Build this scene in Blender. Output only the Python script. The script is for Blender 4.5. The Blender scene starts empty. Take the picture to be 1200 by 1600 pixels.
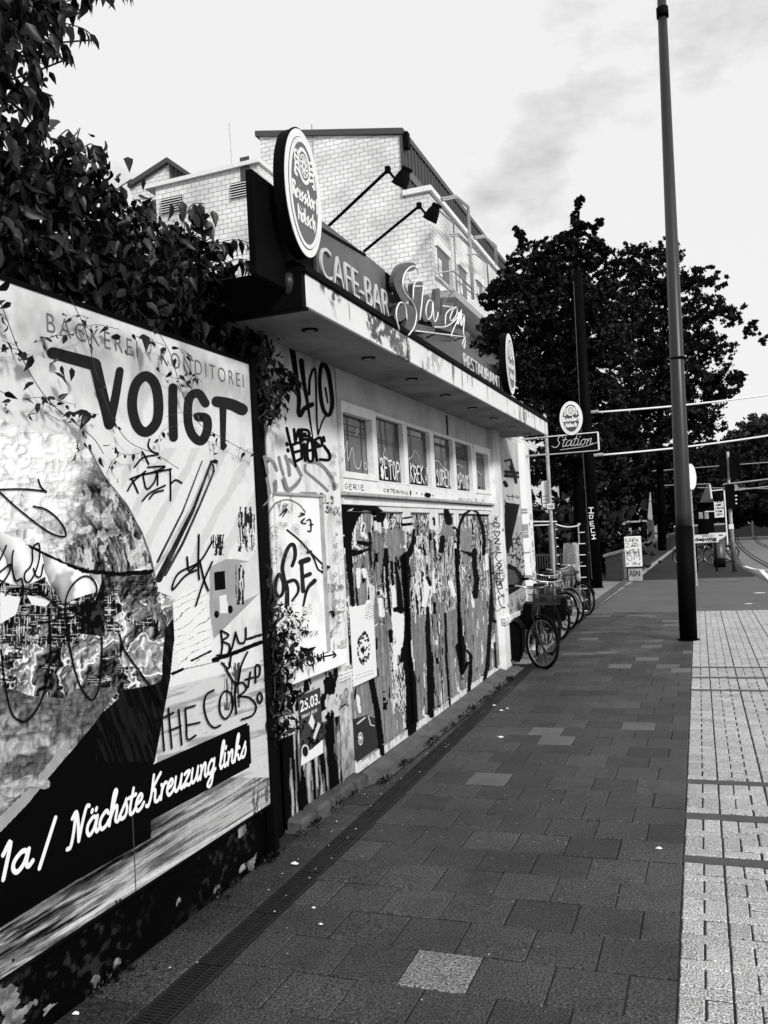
import bpy, math, random
import numpy as np
from mathutils import Vector, Matrix
random.seed(7); rng = np.random.default_rng(7)
S = bpy.context.scene; COL = S.collection

# ------------------------------------------------------------------ camera
YAW, PITCH, ROLL, FPX, EYE = 0.3543, 0.0293, -0.0539, 1355., 1.7
_c, _s, _cp, _sp = math.cos(YAW), math.sin(YAW), math.cos(PITCH), math.sin(PITCH)
CF = np.array([-_s*_cp, _c*_cp, _sp]); _r = np.array([_c, _s, 0.]); _u = np.cross(_r, CF)
CR = math.cos(ROLL)*_r + math.sin(ROLL)*_u; CU = -math.sin(ROLL)*_r + math.cos(ROLL)*_u
CO = np.array([0., 0., EYE])
cam = bpy.data.cameras.new('camera'); cam.sensor_fit = 'VERTICAL'; cam.sensor_height = 36.
cam.lens = 36.*FPX/1600.; cam.clip_start = .05; cam.clip_end = 3000.
co = bpy.data.objects.new('camera', cam); COL.objects.link(co)
co.matrix_world = Matrix(((CR[0], CU[0], -CF[0], 0), (CR[1], CU[1], -CF[1], 0), (CR[2], CU[2], -CF[2], EYE), (0, 0, 0, 1)))
S.camera = co
def ray(x, y): return (x-600)*CR - (y-800)*CU + FPX*CF
def ax(x, y, X): d = ray(x, y); return CO + d*(X-CO[0])/d[0]
def ay(x, y, Y): d = ray(x, y); return CO + d*(Y-CO[1])/d[1]
def az(x, y, Z=0.): d = ray(x, y); return CO + d*(Z-CO[2])/d[2]

# ------------------------------------------------------------------ sky and sun
SUN_EL, SUN_AZ = math.radians(34), math.radians(128)   # azimuth clockwise from +Y
W = bpy.data.worlds.new('World'); S.world = W; W.use_nodes = True
nt = W.node_tree; nt.nodes.clear()
def nn(t, **k):
    n = nt.nodes.new(t)
    for a, b in k.items(): setattr(n, a, b)
    return n
out = nn('ShaderNodeOutputWorld'); bg = nn('ShaderNodeBackground')
sky = nn('ShaderNodeTexSky'); sky.sky_type = 'NISHITA'; sky.sun_disc = False
sky.sun_elevation = SUN_EL; sky.sun_rotation = SUN_AZ
bw = nn('ShaderNodeRGBToBW'); ml = nn('ShaderNodeMath', operation='MULTIPLY_ADD')
ml.inputs[1].default_value = .055; ml.inputs[2].default_value = 7.6
tc = nn('ShaderNodeTexCoord'); mp = nn('ShaderNodeMapping'); mp.inputs['Scale'].default_value = (1.6, 1.6, 3.4)
mp.inputs['Location'].default_value = (.35, .1, .55)
nz = nn('ShaderNodeTexNoise'); nz.inputs['Scale'].default_value = 2.1; nz.inputs['Detail'].default_value = 6; nz.inputs['Roughness'].default_value = .55
rp = nn('ShaderNodeMapRange'); rp.inputs[1].default_value = .54; rp.inputs[2].default_value = .72
rp.inputs[3].default_value = 1.0; rp.inputs[4].default_value = .48
mm = nn('ShaderNodeMath', operation='MULTIPLY')
L = nt.links
L.new(sky.outputs[0], bw.inputs[0]); L.new(bw.outputs[0], ml.inputs[0])
L.new(tc.outputs['Generated'], mp.inputs[0]); L.new(mp.outputs[0], nz.inputs[0]); L.new(nz.outputs[0], rp.inputs[0])
L.new(ml.outputs[0], mm.inputs[0]); L.new(rp.outputs[0], mm.inputs[1]); L.new(mm.outputs[0], bg.inputs[0])
bg.inputs[1].default_value = .09
L.new(bg.outputs[0], out.inputs[0])
sl = bpy.data.lights.new('sun', 'SUN'); sl.energy = 2.6; sl.angle = math.radians(9); sl.color = (1, .997, .99)
so = bpy.data.objects.new('sun', sl); COL.objects.link(so)
sd_ = Vector((math.sin(SUN_AZ)*math.cos(SUN_EL), math.cos(SUN_AZ)*math.cos(SUN_EL), math.sin(SUN_EL)))
so.rotation_euler = sd_.to_track_quat('Z', 'Y').to_euler(); so.location = (5, -5, 12)
S.view_settings.view_transform = 'Standard'; S.view_settings.look = 'None'
S.view_settings.gamma = 1; S.view_settings.exposure = .35

# ------------------------------------------------------------------ mesh helpers
def tag(o, label=None, cat=None, group=None, kind=None):
    if label: o['label'] = label
    if cat: o['category'] = cat
    if group: o['group'] = group
    if kind: o['kind'] = kind
    return o
def link(name, me, mat, parent):
    if mat is not None: me.materials.append(mat)
    o = bpy.data.objects.new(name, me); COL.objects.link(o)
    if parent is not None:
        o.parent = parent
        m = Matrix.Translation(-parent.location)
        if not parent.get('local'): o.matrix_parent_inverse = m
    return o
def thing(name, loc, label, cat, group=None, local=False):
    o = bpy.data.objects.new(name, None); COL.objects.link(o); o.location = Vector([float(a) for a in loc])
    o.empty_display_size = .1
    if local: o['local'] = True
    return tag(o, label, cat, group)
def npmesh(name, V, F, mat=None, parent=None, smooth=False, col=None):
    """V (n,3); F list of int arrays, each (m,k)"""
    me = bpy.data.meshes.new(name); V = np.ascontiguousarray(V, dtype=np.float32)
    F = [np.asarray(f, dtype=np.int32) for f in F if len(f)]
    me.vertices.add(len(V)); me.vertices.foreach_set('co', V.ravel())
    nl = sum(f.size for f in F); npoly = sum(len(f) for f in F)
    me.loops.add(nl); me.loops.foreach_set('vertex_index', np.concatenate([f.ravel() for f in F]))
    me.polygons.add(npoly)
    tot = np.concatenate([np.full(len(f), f.shape[1], np.int32) for f in F])
    st = np.concatenate([[0], np.cumsum(tot)[:-1]]).astype(np.int32)
    me.polygons.foreach_set('loop_start', st)
    try: me.polygons.foreach_set('loop_total', tot)
    except Exception: pass
    if smooth: me.polygons.foreach_set('use_smooth', np.ones(npoly, bool))
    me.update(calc_edges=True)
    if col is not None:
        a = me.color_attributes.new('Col', 'FLOAT_COLOR', 'POINT')
        c4 = np.ones((len(V), 4), np.float32); c4[:, :3] = np.asarray(col, np.float32)[:, None]
        a.data.foreach_set('color', c4.ravel())
    return link(name, me, mat, parent)
class MB:
    def __init__(s): s.v = []; s.f = []
    def add(s, vs, fs):
        b = len(s.v); s.v += [tuple(float(c) for c in v) for v in vs]; s.f += [tuple(i+b for i in f) for f in fs]; return s
    def box(s, x0, x1, y0, y1, z0, z1, bev=0.):
        if x0 > x1: x0, x1 = x1, x0
        if y0 > y1: y0, y1 = y1, y0
        if z0 > z1: z0, z1 = z1, z0
        if bev <= 0:
            return s.add([(x0, y0, z0), (x1, y0, z0), (x1, y1, z0), (x0, y1, z0), (x0, y0, z1), (x1, y0, z1), (x1, y1, z1), (x0, y1, z1)],
                  [(3, 2, 1, 0), (4, 5, 6, 7), (0, 1, 5, 4), (1, 2, 6, 5), (2, 3, 7, 6), (3, 0, 4, 7)])
        b = min(bev, (x1-x0)/2.2, (y1-y0)/2.2, (z1-z0)/2.2)
        return s.loft([[(x0+b, y0+b, z0), (x1-b, y0+b, z0), (x1-b, y1-b, z0), (x0+b, y1-b, z0)],
                       [(x0, y0, z0+b), (x1, y0, z0+b), (x1, y1, z0+b), (x0, y1, z0+b)],
                       [(x0, y0, z1-b), (x1, y0, z1-b), (x1, y1, z1-b), (x0, y1, z1-b)],
                       [(x0+b, y0+b, z1), (x1-b, y0+b, z1), (x1-b, y1-b, z1), (x0+b, y1-b, z1)]])
    def loft(s, rings, cap=True, closed=True):
        n = len(rings[0]); vs = [p for r in rings for p in r]; fs = []
        for k in range(len(rings)-1):
            for i in range(n if closed else n-1):
                j = (i+1) % n; fs.append((k*n+i, k*n+j, (k+1)*n+j, (k+1)*n+i))
        if cap: fs.append(tuple(range(n-1, -1, -1))); fs.append(tuple((len(rings)-1)*n+i for i in range(n)))
        return s.add(vs, fs)
    def prism(s, poly, d):
        d = np.array(d); a = [np.array(p) for p in poly]
        return s.loft([a, [p+d for p in a]])
    def tube(s, pts, r, n=8, cap=True):
        pts = [np.array(p, float) for p in pts]; rs = r if hasattr(r, '__len__') else [r]*len(pts)
        rings = []; up = None
        for i, p in enumerate(pts):
            t = pts[min(i+1, len(pts)-1)] - pts[max(i-1, 0)]; t /= (np.linalg.norm(t)+1e-9)
            if up is None:
                up = np.array([0, 0, 1.]) if abs(t[2]) < .9 else np.array([0, 1., 0])
            a = np.cross(t, up); a /= np.linalg.norm(a)+1e-9; b = np.cross(a, t); up = b
            rings.append([p + rs[i]*(math.cos(q)*a + math.sin(q)*b) for q in [2*math.pi*k/n for k in range(n)]])
        return s.loft(rings, cap)
    def disc(s, c, u, v, ru, rv, d, n=32, start=0):
        c, u, v, d = map(np.array, (c, u, v, d))
        ring = [c+ru*math.cos(2*math.pi*k/n)*u+rv*math.sin(2*math.pi*k/n)*v for k in range(n)]
        return s.loft([ring, [p+d for p in ring]])
    def build(s, name, mat, parent=None, smooth=False):
        me = bpy.data.meshes.new(name); me.from_pydata(s.v, [], s.f); me.validate()
        if smooth:
            me.polygons.foreach_set('use_smooth', np.array([len(p.vertices) <= 4 for p in me.polygons]))
        me.update()
        return link(name, me, mat, parent)
def catmull(p, k=6):
    p = [np.array(q, float) for q in p]
    if len(p) < 3: return p
    closed = np.linalg.norm(p[0]-p[-1]) < 1e-6
    q = [p[-2] if closed else 2*p[0]-p[1]] + p + [p[1] if closed else 2*p[-1]-p[-2]]; o = []
    for i in range(1, len(q)-2):
        for j in range(k):
            t = j/k; a, b, c, d = q[i-1], q[i], q[i+1], q[i+2]
            o.append(.5*((2*b)+(c-a)*t+(2*a-5*b+4*c-d)*t*t+(3*b-a-3*c+d)*t**3))
    o.append(q[-2]); return o

# ------------------------------------------------------------------ materials (all greys: the photograph is black and white)
def mat(name, g=.5, rough=.7, var=.0, scale=8., bump=0., spec=.5, metal=0., island=0., stretch=(1, 1, 1), attr=False, speck=0., speck_scale=300., dirt=0., dirt_scale=2.):
    m = bpy.data.materials.new(name); m.use_nodes = True; t = m.node_tree; b = t.nodes['Principled BSDF']
    b.inputs['Roughness'].default_value = rough; b.inputs['Metallic'].default_value = metal
    b.inputs['Specular IOR Level'].default_value = spec
    lk = t.links.new
    tcn = t.nodes.new('ShaderNodeTexCoord'); mpn = t.nodes.new('ShaderNodeMapping'); mpn.inputs['Scale'].default_value = stretch
    geo = t.nodes.new('ShaderNodeNewGeometry'); lk(geo.outputs['Position'], mpn.inputs[0])
    def math_(op, a, bb):
        n = t.nodes.new('ShaderNodeMath'); n.operation = op
        for i, x in enumerate((a, bb)):
            if isinstance(x, (int, float)): n.inputs[i].default_value = x
            else: lk(x, n.inputs[i])
        return n.outputs[0]
    if attr:
        an = t.nodes.new('ShaderNodeAttribute'); an.attribute_name = 'Col'; v = an.outputs['Fac']
    else:
        vn = t.nodes.new('ShaderNodeValue'); vn.outputs[0].default_value = g; v = vn.outputs[0]
    def noise(sc, det=6, ro=.6):
        n = t.nodes.new('ShaderNodeTexNoise'); n.inputs['Scale'].default_value = sc; n.inputs['Detail'].default_value = det
        n.inputs['Roughness'].default_value = ro; lk(mpn.outputs[0], n.inputs[0]); return n.outputs[0]
    def rng_(x, a, bb, c, d):
        n = t.nodes.new('ShaderNodeMapRange'); lk(x, n.inputs[0])
        for i, q in enumerate((a, bb, c, d)): n.inputs[i+1].default_value = q
        return n.outputs[0]
    n1 = noise(scale)
    if var: v = math_('MULTIPLY', v, rng_(n1, .3, .7, 1-var, 1+var))
    if dirt: v = math_('MULTIPLY', v, rng_(noise(dirt_scale, 9, .7), .5, .68, 1, 1-dirt))
    if speck:
        n2 = noise(speck_scale, 2, .7); v = math_('MULTIPLY', v, rng_(n2, .35, .68, 1-speck, 1+speck*1.6))
    if island:
        v = math_('MULTIPLY', v, rng_(geo.outputs['Random Per Island'], 0, 1, 1-island, 1+island))
    lk(v, b.inputs['Base Color'])
    if bump:
        bn = t.nodes.new('ShaderNodeBump'); bn.inputs['Strength'].default_value = bump; bn.inputs['Distance'].default_value = .01
        lk(noise(scale*6, 8, .7) if not speck else noise(speck_scale*.6, 3, .7), bn.inputs['Height']); lk(bn.outputs[0], b.inputs['Normal'])
    return m
M = dict(
 white=mat('white paint', .82, .55, .06, 3, .15, dirt=.25, dirt_scale=3),
 wall=mat('white render', .84, .8, .05, 4, .25, dirt=.22, dirt_scale=2.2),
 frame=mat('frame paint', .80, .45, .05, 6, dirt=.2, dirt_scale=9),
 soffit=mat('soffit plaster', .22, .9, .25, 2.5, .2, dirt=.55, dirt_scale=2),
 fascia=mat('fascia concrete', .80, .7, .08, 4, .3, dirt=.55, dirt_scale=4, stretch=(1, 1, .5)),
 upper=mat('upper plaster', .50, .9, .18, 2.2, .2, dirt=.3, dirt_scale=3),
 paint=mat('printed panel', attr=True, rough=.6, spec=.06),
 peel=mat('peeling board', attr=True, rough=.7, spec=.06, bump=.35, scale=18),
 ink=mat('black ink', .003, .6, spec=.03), ink2=mat('grey spray', .20, .7, .25, 40), inkd=mat('dark ink', .006, .6, .2, 20, spec=.2),
 chalk=mat('white marker', .8, .7), pale=mat('pale letters', .55, .5, .12, 30), mid=mat('mid grey ink', .12, .6),
 black=mat('black metal', .003, .6, .3, 5, spec=.03), dark=mat('dark metal', .02, .45, .3, 6, spec=.4),
 signg=mat('grey sign metal', .075, .35, .35, 2.5, spec=.5, metal=.2), signd=mat('dark sign metal', .022, .3, .3, 3, metal=.2),
 plate=mat('letter plate', .05, .4, .2, 6, metal=.1), neon=mat('neon glass tube', .75, .25, spec=.6),
 glass=mat('dark window', .012, .12, .5, 9, spec=.35), board=mat('window reflection grey', .12, .35, .35, 7, stretch=(1, 1, .4)),  # board: grey of the reflections painted on the pub windows
 reflection_bars=mat('grey lattice', .05, .6), ply=mat('plywood black', .008, .8, .5, 12, .4),
 pave=mat('dark slab', .036, .48, .45, 1.6, .9, island=.34, speck=1.0, speck_scale=110, spec=.42, dirt=.6, dirt_scale=3.2),
 pavel=mat('pale slab', .085, .7, .15, 5, .4, island=.15, speck=.4, speck_scale=170), pavespeck=mat('pebble slab', .13, .7, .2, 9, .6, speck=.95, speck_scale=90),
 wpave=mat('white paver', .34, .55, .2, 3, .8, island=.14, speck=.95, speck_scale=150, spec=.4, dirt=.25, dirt_scale=1.5),
 band=mat('dark band paver', .055, .7, .2, 6, .3, speck=.3, speck_scale=160),

 fore=mat('pale forecourt', .22, .7, .3, 2, .3, dirt=.4, dirt_scale=1.5), shade_asphalt=mat('tree-shade asphalt', .018, .8, .3, 1.5, .3, spec=.2), joint=mat('dark joint', .007, .9), asphalt=mat('asphalt', .075, .7, .2, .9, .3, speck=.3, speck_scale=90), road=mat('road', .14, .6, .2, .5, speck=.2, speck_scale=60),
 ground=mat('ground soil', .03, .9, .4, .7), plinth=mat('mortar strip', .075, .85, .35, 7, .6, dirt=.3, dirt_scale=12),
 stone=mat('weathered stone', .06, .8, .6, 6, .8, dirt=.5, dirt_scale=12), drain=mat('cast iron', .012, .5, .3, 20), steel=mat('steel rail', .3, .3),
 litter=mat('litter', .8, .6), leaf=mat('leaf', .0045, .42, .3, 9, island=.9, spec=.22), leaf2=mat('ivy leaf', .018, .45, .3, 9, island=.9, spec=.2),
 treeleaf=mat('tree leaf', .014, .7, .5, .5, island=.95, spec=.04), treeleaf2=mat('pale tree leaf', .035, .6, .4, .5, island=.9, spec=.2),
 bark=mat('bark', .0025, .9, .4, 8, .6, spec=.02), stem=mat('stem', .03, .6), post=mat('grey post', .38, .5, .2, 8, dirt=.5, dirt_scale=14), pole=mat('lamp pole paint', .022, .4, .3, 4, stretch=(1, 1, .1), spec=.35),
 poled=mat('dark pole base', .0025, .6, .3, 4, spec=.03), tyre=mat('tyre', .004, .7, spec=.1), chrome=mat('bike metal', .45, .25, metal=.6), bikeb=mat('black bike paint', .006, .3), bikeg=mat('grey bike paint', .25, .35),
 clad=mat('dark cladding', .055, .6, .15, 3), trim=mat('roof trim', .05, .5), grass=mat('pale reed', .6, .8, .3, 30, island=.4), wire=mat('pale cable', .72, .5), lens=mat('grey lens', .1, .3),
)
def brickmat():
    m = bpy.data.materials.new('white brick'); m.use_nodes = True; t = m.node_tree; b = t.nodes['Principled BSDF']; lk = t.links.new
    g = t.nodes.new('ShaderNodeNewGeometry'); sp = t.nodes.new('ShaderNodeSeparateXYZ'); lk(g.outputs['Position'], sp.inputs[0])
    ad = t.nodes.new('ShaderNodeMath'); ad.operation = 'ADD'; lk(sp.outputs[0], ad.inputs[0]); lk(sp.outputs[1], ad.inputs[1])
    cb = t.nodes.new('ShaderNodeCombineXYZ'); lk(ad.outputs[0], cb.inputs[0]); lk(sp.outputs[2], cb.inputs[1])
    br = t.nodes.new('ShaderNodeTexBrick'); lk(cb.outputs[0], br.inputs[0]); br.inputs['Scale'].default_value = 1.
    br.inputs['Color1'].default_value = (.78, .78, .78, 1); br.inputs['Color2'].default_value = (.86, .86, .86, 1); br.inputs['Mortar'].default_value = (.2, .2, .2, 1)
    br.inputs['Mortar Size'].default_value = .0105; br.inputs['Mortar Smooth'].default_value = .3; br.inputs['Brick Width'].default_value = .34; br.inputs['Row Height'].default_value = .168
    nz_ = t.nodes.new('ShaderNodeTexNoise'); nz_.inputs['Scale'].default_value = .7; nz_.inputs['Detail'].default_value = 8; lk(g.outputs['Position'], nz_.inputs[0])
    mr = t.nodes.new('ShaderNodeMapRange'); lk(nz_.outputs[0], mr.inputs[0]); mr.inputs[1].default_value = .35; mr.inputs[2].default_value = .7; mr.inputs[3].default_value = 1.06; mr.inputs[4].default_value = .62
    mx = t.nodes.new('ShaderNodeVectorMath'); mx.operation = 'SCALE'; lk(br.outputs[0], mx.inputs[0]); lk(mr.outputs[0], mx.inputs['Scale'])
    lk(mx.outputs[0], b.inputs['Base Color']); b.inputs['Roughness'].default_value = .8; return m
M['brick'] = brickmat()

# ------------------------------------------------------------------ value noise, painted boards
_T = rng.random((256, 256))
def vn(u, v, s=0):
    u = np.asarray(u, float)+s*17.31; v = np.asarray(v, float)+s*9.77
    i = np.floor(u).astype(int); j = np.floor(v).astype(int); f = u-i; g = v-j
    f = f*f*(3-2*f); g = g*g*(3-2*g); a = lambda p, q: _T[p & 255, q & 255]
    return (a(i, j)*(1-f)+a(i+1, j)*f)*(1-g)+(a(i, j+1)*(1-f)+a(i+1, j+1)*f)*g
def fbm(u, v, s=0, o=4):
    r = 0; w = .5; t = 0
    for k in range(o): r = r+w*vn(u*2**k, v*2**k, s+k*3); t += w; w *= .55
    return r/t
def ss(x, a, b): t = np.clip((x-a)/(b-a), 0, 1); return t*t*(3-2*t)
def crop(x0, y0, s): return lambda pts: [(x0+p[0]/s, y0+p[1]/s) for p in pts]
def inpoly(x, y, P):
    r = np.zeros(x.shape, bool); n = len(P)
    for i in range(n):
        x1, y1 = P[i]; x2, y2 = P[(i+1) % n]
        if y1 == y2: continue
        c = ((y1 > y) != (y2 > y)) & (x < (x2-x1)*(y-y1)/(y2-y1)+x1); r ^= c
    return r
def sdist(x, y, P, w0, w1=None):
    """distance minus half width to a polyline in photo pixels"""
    w1 = w0 if w1 is None else w1; d = np.full(x.shape, 1e9); n = len(P)-1
    for i in range(n):
        ax_, ay_ = P[i]; bx, by = P[i+1]; dx, dy = bx-ax_, by-ay_; q = dx*dx+dy*dy+1e-9
        t = np.clip(((x-ax_)*dx+(y-ay_)*dy)/q, 0, 1); ww = w0+(w1-w0)*(i+t)/n
        d = np.minimum(d, np.hypot(x-ax_-t*dx, y-ay_-t*dy)-ww/2)
    return d
def project(V):
    q = V-CO; z = q@CF; return 600+FPX*(q@CR)/z, 800-FPX*(q@CU)/z
def board(name, X, y0, y1, z0, z1, fn, depth=.02, step=.75, parent=None, m='paint', relief=None):
    """a board facing +X whose printed colour is computed at every vertex; fn(px,py,Y,Z)->display grey"""
    w0 = project(np.array([[X, y0, z0], [X, y1, z0], [X, y0, z1], [X, y1, z1]]))
    nyv = max(3, int(abs(w0[0][1]-w0[0][0])/step)); nzv = max(3, int(abs(w0[1][0]-w0[1][2])/step))
    k = np.linspace(0, 1, nyv); Y = 1/((1/y0)*(1-k)+(1/y1)*k); Z = np.linspace(z0, z1, nzv)
    YY, ZZ = np.meshgrid(Y, Z); V = np.stack([np.full(YY.size, X), YY.ravel(), ZZ.ravel()], 1)
    px, py = project(V); g = np.clip(fn(px, py, V[:, 1], V[:, 2]), .0, 1.)
    if relief is not None: V[:, 0] += relief(px, py, V[:, 1], V[:, 2])
    c = np.clip(g, 0, 1)**2.2*.87+.0006
    idx = np.arange(YY.size).reshape(YY.shape)
    F = np.stack([idx[:-1, :-1], idx[:-1, 1:], idx[1:, 1:], idx[1:, :-1]], -1).reshape(-1, 4)
    rim = np.concatenate([idx[0, :], idx[1:, -1], idx[-1, -2::-1], idx[-2:0:-1, 0]])
    B = V[rim].copy(); B[:, 0] = X-depth; n = len(rim); b = len(V)+np.arange(n); nx = np.roll(np.arange(n), -1)
    F2 = np.stack([rim, b, b[nx], rim[nx]], 1)
    F3 = b[::-1].reshape(1, -1)
    return npmesh(name, np.vstack([V, B]), [F, F2, F3], M[m], parent, col=np.concatenate([c, c[rim]]))

# ------------------------------------------------------------------ strokes (spray, marker and neon lines) on a plane
class Ink:
    """collects ribbons on the plane origin+u*U+v*V, lifted along N"""
    def __init__(s, O, U, V, N, lift=.002): s.O, s.U, s.V, s.N = [np.array(a, float) for a in (O, U, V, N)]; s.m = MB(); s.k = 0; s.lift = lift
    def p(s, u, v, w): return s.O+u*s.U+v*s.V+w*s.N
    def stroke(s, pts, w0, w1=None, smooth=True, nib=None, thick=0.):
        w1 = w0 if w1 is None else w1
        P = catmull(pts, 5) if smooth else [np.array(q, float) for q in pts]
        n = len(P)
        if n < 2: return s
        s.k += 1; A = []; B = []
        ext = []
        for i in range(n):
            t = P[min(i+1, n-1)]-P[max(i-1, 0)]; t = t/(np.linalg.norm(t)+1e-9); ww = (w0+(w1-w0)*i/(n-1))/2
            nv = np.array([-t[1], t[0]])*ww if nib is None else np.array(nib)*ww
            q = P[i].copy()
            A.append(q+nv); B.append(q-nv); ext.append((t, ww))
        rings = [(A[i], B[i]) for i in range(n)]
        if nib is None:   # rounded ends
            t, ww = ext[0]; c = P[0]; nv = np.array([-t[1], t[0]])
            rings = [(c-t*ww*.95+nv*ww*.3, c-t*ww*.95-nv*ww*.3), (c-t*ww*.6+nv*ww*.8, c-t*ww*.6-nv*ww*.8)]+rings
            t, ww = ext[-1]; c = P[-1]; nv = np.array([-t[1], t[0]])
            rings += [(c+t*ww*.6+nv*ww*.8, c+t*ww*.6-nv*ww*.8), (c+t*ww*.95+nv*ww*.3, c+t*ww*.95-nv*ww*.3)]
        N = len(rings); w = [s.lift+(s.k+i/N)*1.2e-4 for i in range(N)]
        vs = []; fs = []
        for i, (a, b) in enumerate(rings): vs += [s.p(a[0], a[1], w[i]+thick), s.p(b[0], b[1], w[i]+thick)]
        for i in range(N-1): fs.append((2*i, 2*i+1, 2*i+3, 2*i+2))
        if thick:
            o = len(vs)
            for i, (a, b) in enumerate(rings): vs += [s.p(a[0], a[1], 0), s.p(b[0], b[1], 0)]
            for i in range(N-1): fs += [(2*i, 2*i+2, o+2*i+2, o+2*i), (2*i+1, o+2*i+1, o+2*i+3, 2*i+3)]
            fs += [(0, o, o+1, 1), (2*N-2, 2*N-1, o+2*N-1, o+2*N-2)]
        s.m.add(vs, fs); return s
    def build(s, name, m, parent=None): return s.m.build(name, M[m], parent)
class PxInk(Ink):
    """the same, with strokes given in photo pixels that are carried onto the plane X = const"""
    def __init__(s, X, lift=.002): super().__init__((X, 0, 0), (0, 1, 0), (0, 0, 1), (1, 0, 0), lift); s.X = X
    def px(s, pts, w, w1=None, smooth=True, f=None, sc=1., thick=0.):
        """the ribbon is outlined in the photo, then both edges are carried onto the plane"""
        q = f(pts) if f else pts; w = w/sc; w1 = w if w1 is None else w1/sc
        P = catmull(q, 5) if smooth else [np.array(p, float) for p in q]; n = len(P)
        if n < 2: return s
        s.k += 1; R = []
        for i in range(n):
            t = P[min(i+1, n-1)]-P[max(i-1, 0)]; t = t/(np.linalg.norm(t)+1e-9); ww = (w+(w1-w)*i/(n-1))/2; nv = np.array([-t[1], t[0]])
            if i == 0: R += [(P[0]-t*ww*.95, nv*ww*.3), (P[0]-t*ww*.6, nv*ww*.8)]
            R.append((P[i], nv*ww))
            if i == n-1: R += [(P[i]+t*ww*.6, nv*ww*.8), (P[i]+t*ww*.95, nv*ww*.3)]
        N = len(R); vs = []; fs = []
        for i, (c, o) in enumerate(R):
            X = s.X+s.lift+(s.k+i/N)*1.2e-4
            vs += [ax(*(c+o), X), ax(*(c-o), X)]
        for i in range(N-1): fs.append((2*i, 2*i+1, 2*i+3, 2*i+2))
        if thick:
            o = len(vs)
            for i in range(N): vs += [vs[2*i]-np.array([thick, 0, 0]), vs[2*i+1]-np.array([thick, 0, 0])]
            for i in range(N-1): fs += [(2*i, 2*i+2, o+2*i+2, o+2*i), (2*i+1, o+2*i+1, o+2*i+3, 2*i+3), (o+2*i, o+2*i+2, o+2*i+3, o+2*i+1)]
            fs += [(0, o, o+1, 1), (2*N-2, 2*N-1, o+2*N-1, o+2*N-2)]
        s.m.add(vs, fs); return s
SCRIPT = {
'a': (.95, [[(.75,.85),(.45,1.),(.12,.7),(.08,.3),(.3,.02),(.6,.3),(.78,.95)], [(.78,.95),(.72,.3),(.85,.02),(1.05,.2)]]),
'c': (.75, [[(.7,.8),(.5,1.),(.15,.7),(.08,.3),(.3,0),(.6,.1),(.8,.35)]]),
'h': (.9, [[(.1,.3),(.4,1.4),(.5,1.9),(.35,2.),(.22,1.5),(.12,0)], [(.12,.3),(.35,.85),(.6,1.),(.65,.7),(.6,.15),(.8,0),(.98,.2)]]),
's': (.7, [[(0,.2),(.4,.9),(.5,1.15),(.5,.9),(.62,.5),(.5,.08),(.2,.02),(.1,.2)]]),
't': (.6, [[(.35,1.6),(.2,.5),(.25,.05),(.5,.05),(.65,.25)], [(0,1.1),(.6,1.15)]]),
'e': (.75, [[(.1,.45),(.5,.6),(.6,.85),(.4,1.),(.15,.7),(.1,.3),(.3,0),(.6,.1),(.8,.35)]]),
'r': (.62, [[(.1,.95),(.2,.8),(.15,0)], [(.18,.5),(.4,.95),(.6,.95)]]),
'u': (.95, [[(.15,1.),(.1,.3),(.3,0),(.6,.3),(.75,1.)], [(.75,1.),(.7,.25),(.85,0),(1.,.2)]]),
'z': (.8, [[(.1,.9),(.35,1.),(.65,.95),(.35,.5),(.1,.05),(.4,.1),(.7,0),(.85,.15)]]),
'n': (.9, [[(.1,.95),(.2,.8),(.15,0)], [(.17,.4),(.45,.95),(.65,.9),(.62,.2),(.8,0),(.95,.2)]]),
'g': (.9, [[(.7,.85),(.4,1.),(.1,.6),(.15,.15),(.4,.05),(.7,.5),(.75,1.)], [(.75,1.),(.65,-.5),(.4,-.9),(.1,-.7),(.4,-.3),(.95,.2)]]),
'l': (.47, [[(.05,.3),(.4,1.3),(.45,1.9),(.28,1.95),(.15,1.2),(.12,.3),(.25,0),(.45,.15)]]),
'i': (.45, [[(.15,1.),(.12,.3),(.25,0),(.45,.2)], [(.2,1.35),(.24,1.5)]]),
'k': (.88, [[(.1,.3),(.4,1.4),(.5,1.9),(.35,2.),(.22,1.5),(.12,0)], [(.65,.9),(.5,1.),(.2,.5),(.5,.4),(.6,.05),(.8,.05),(.95,.2)]]),
'o': (.8, [[(.45,1.),(.15,.75),(.08,.3),(.3,0),(.6,.25),(.65,.75),(.45,1.),(.6,.85),(.9,.9)]]),
'N': (1.15, [[(-.15,-.15),(.08,-.1),(.2,.6),(.25,1.75)], [(0,1.5),(.25,1.78),(.45,1.2),(.65,0)], [(.65,0),(.8,1.),(1.,1.8),(1.2,1.8)]]),
'K': (1.02, [[(.3,1.85),(.2,.6),(0,0),(-.2,.05)], [(.95,1.8),(.6,1.4),(.25,.9),(.55,.8),(.6,.1),(.9,0),(1.05,.2)]]),
'1': (.5, [[(0,1.3),(.3,1.8),(.15,0)]]), '/': (.75, [[(0,-.4),(.6,2.)]]), ' ': (.5, []), ',': (.4, [[(.1,.1),(0,-.3)]]),
'S': (1.0, [[(.95,1.55),(.75,1.85),(.35,1.65),(.35,1.1),(.65,.7),(.5,.15),(.1,0),(-.35,.25)]]),
}
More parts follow.
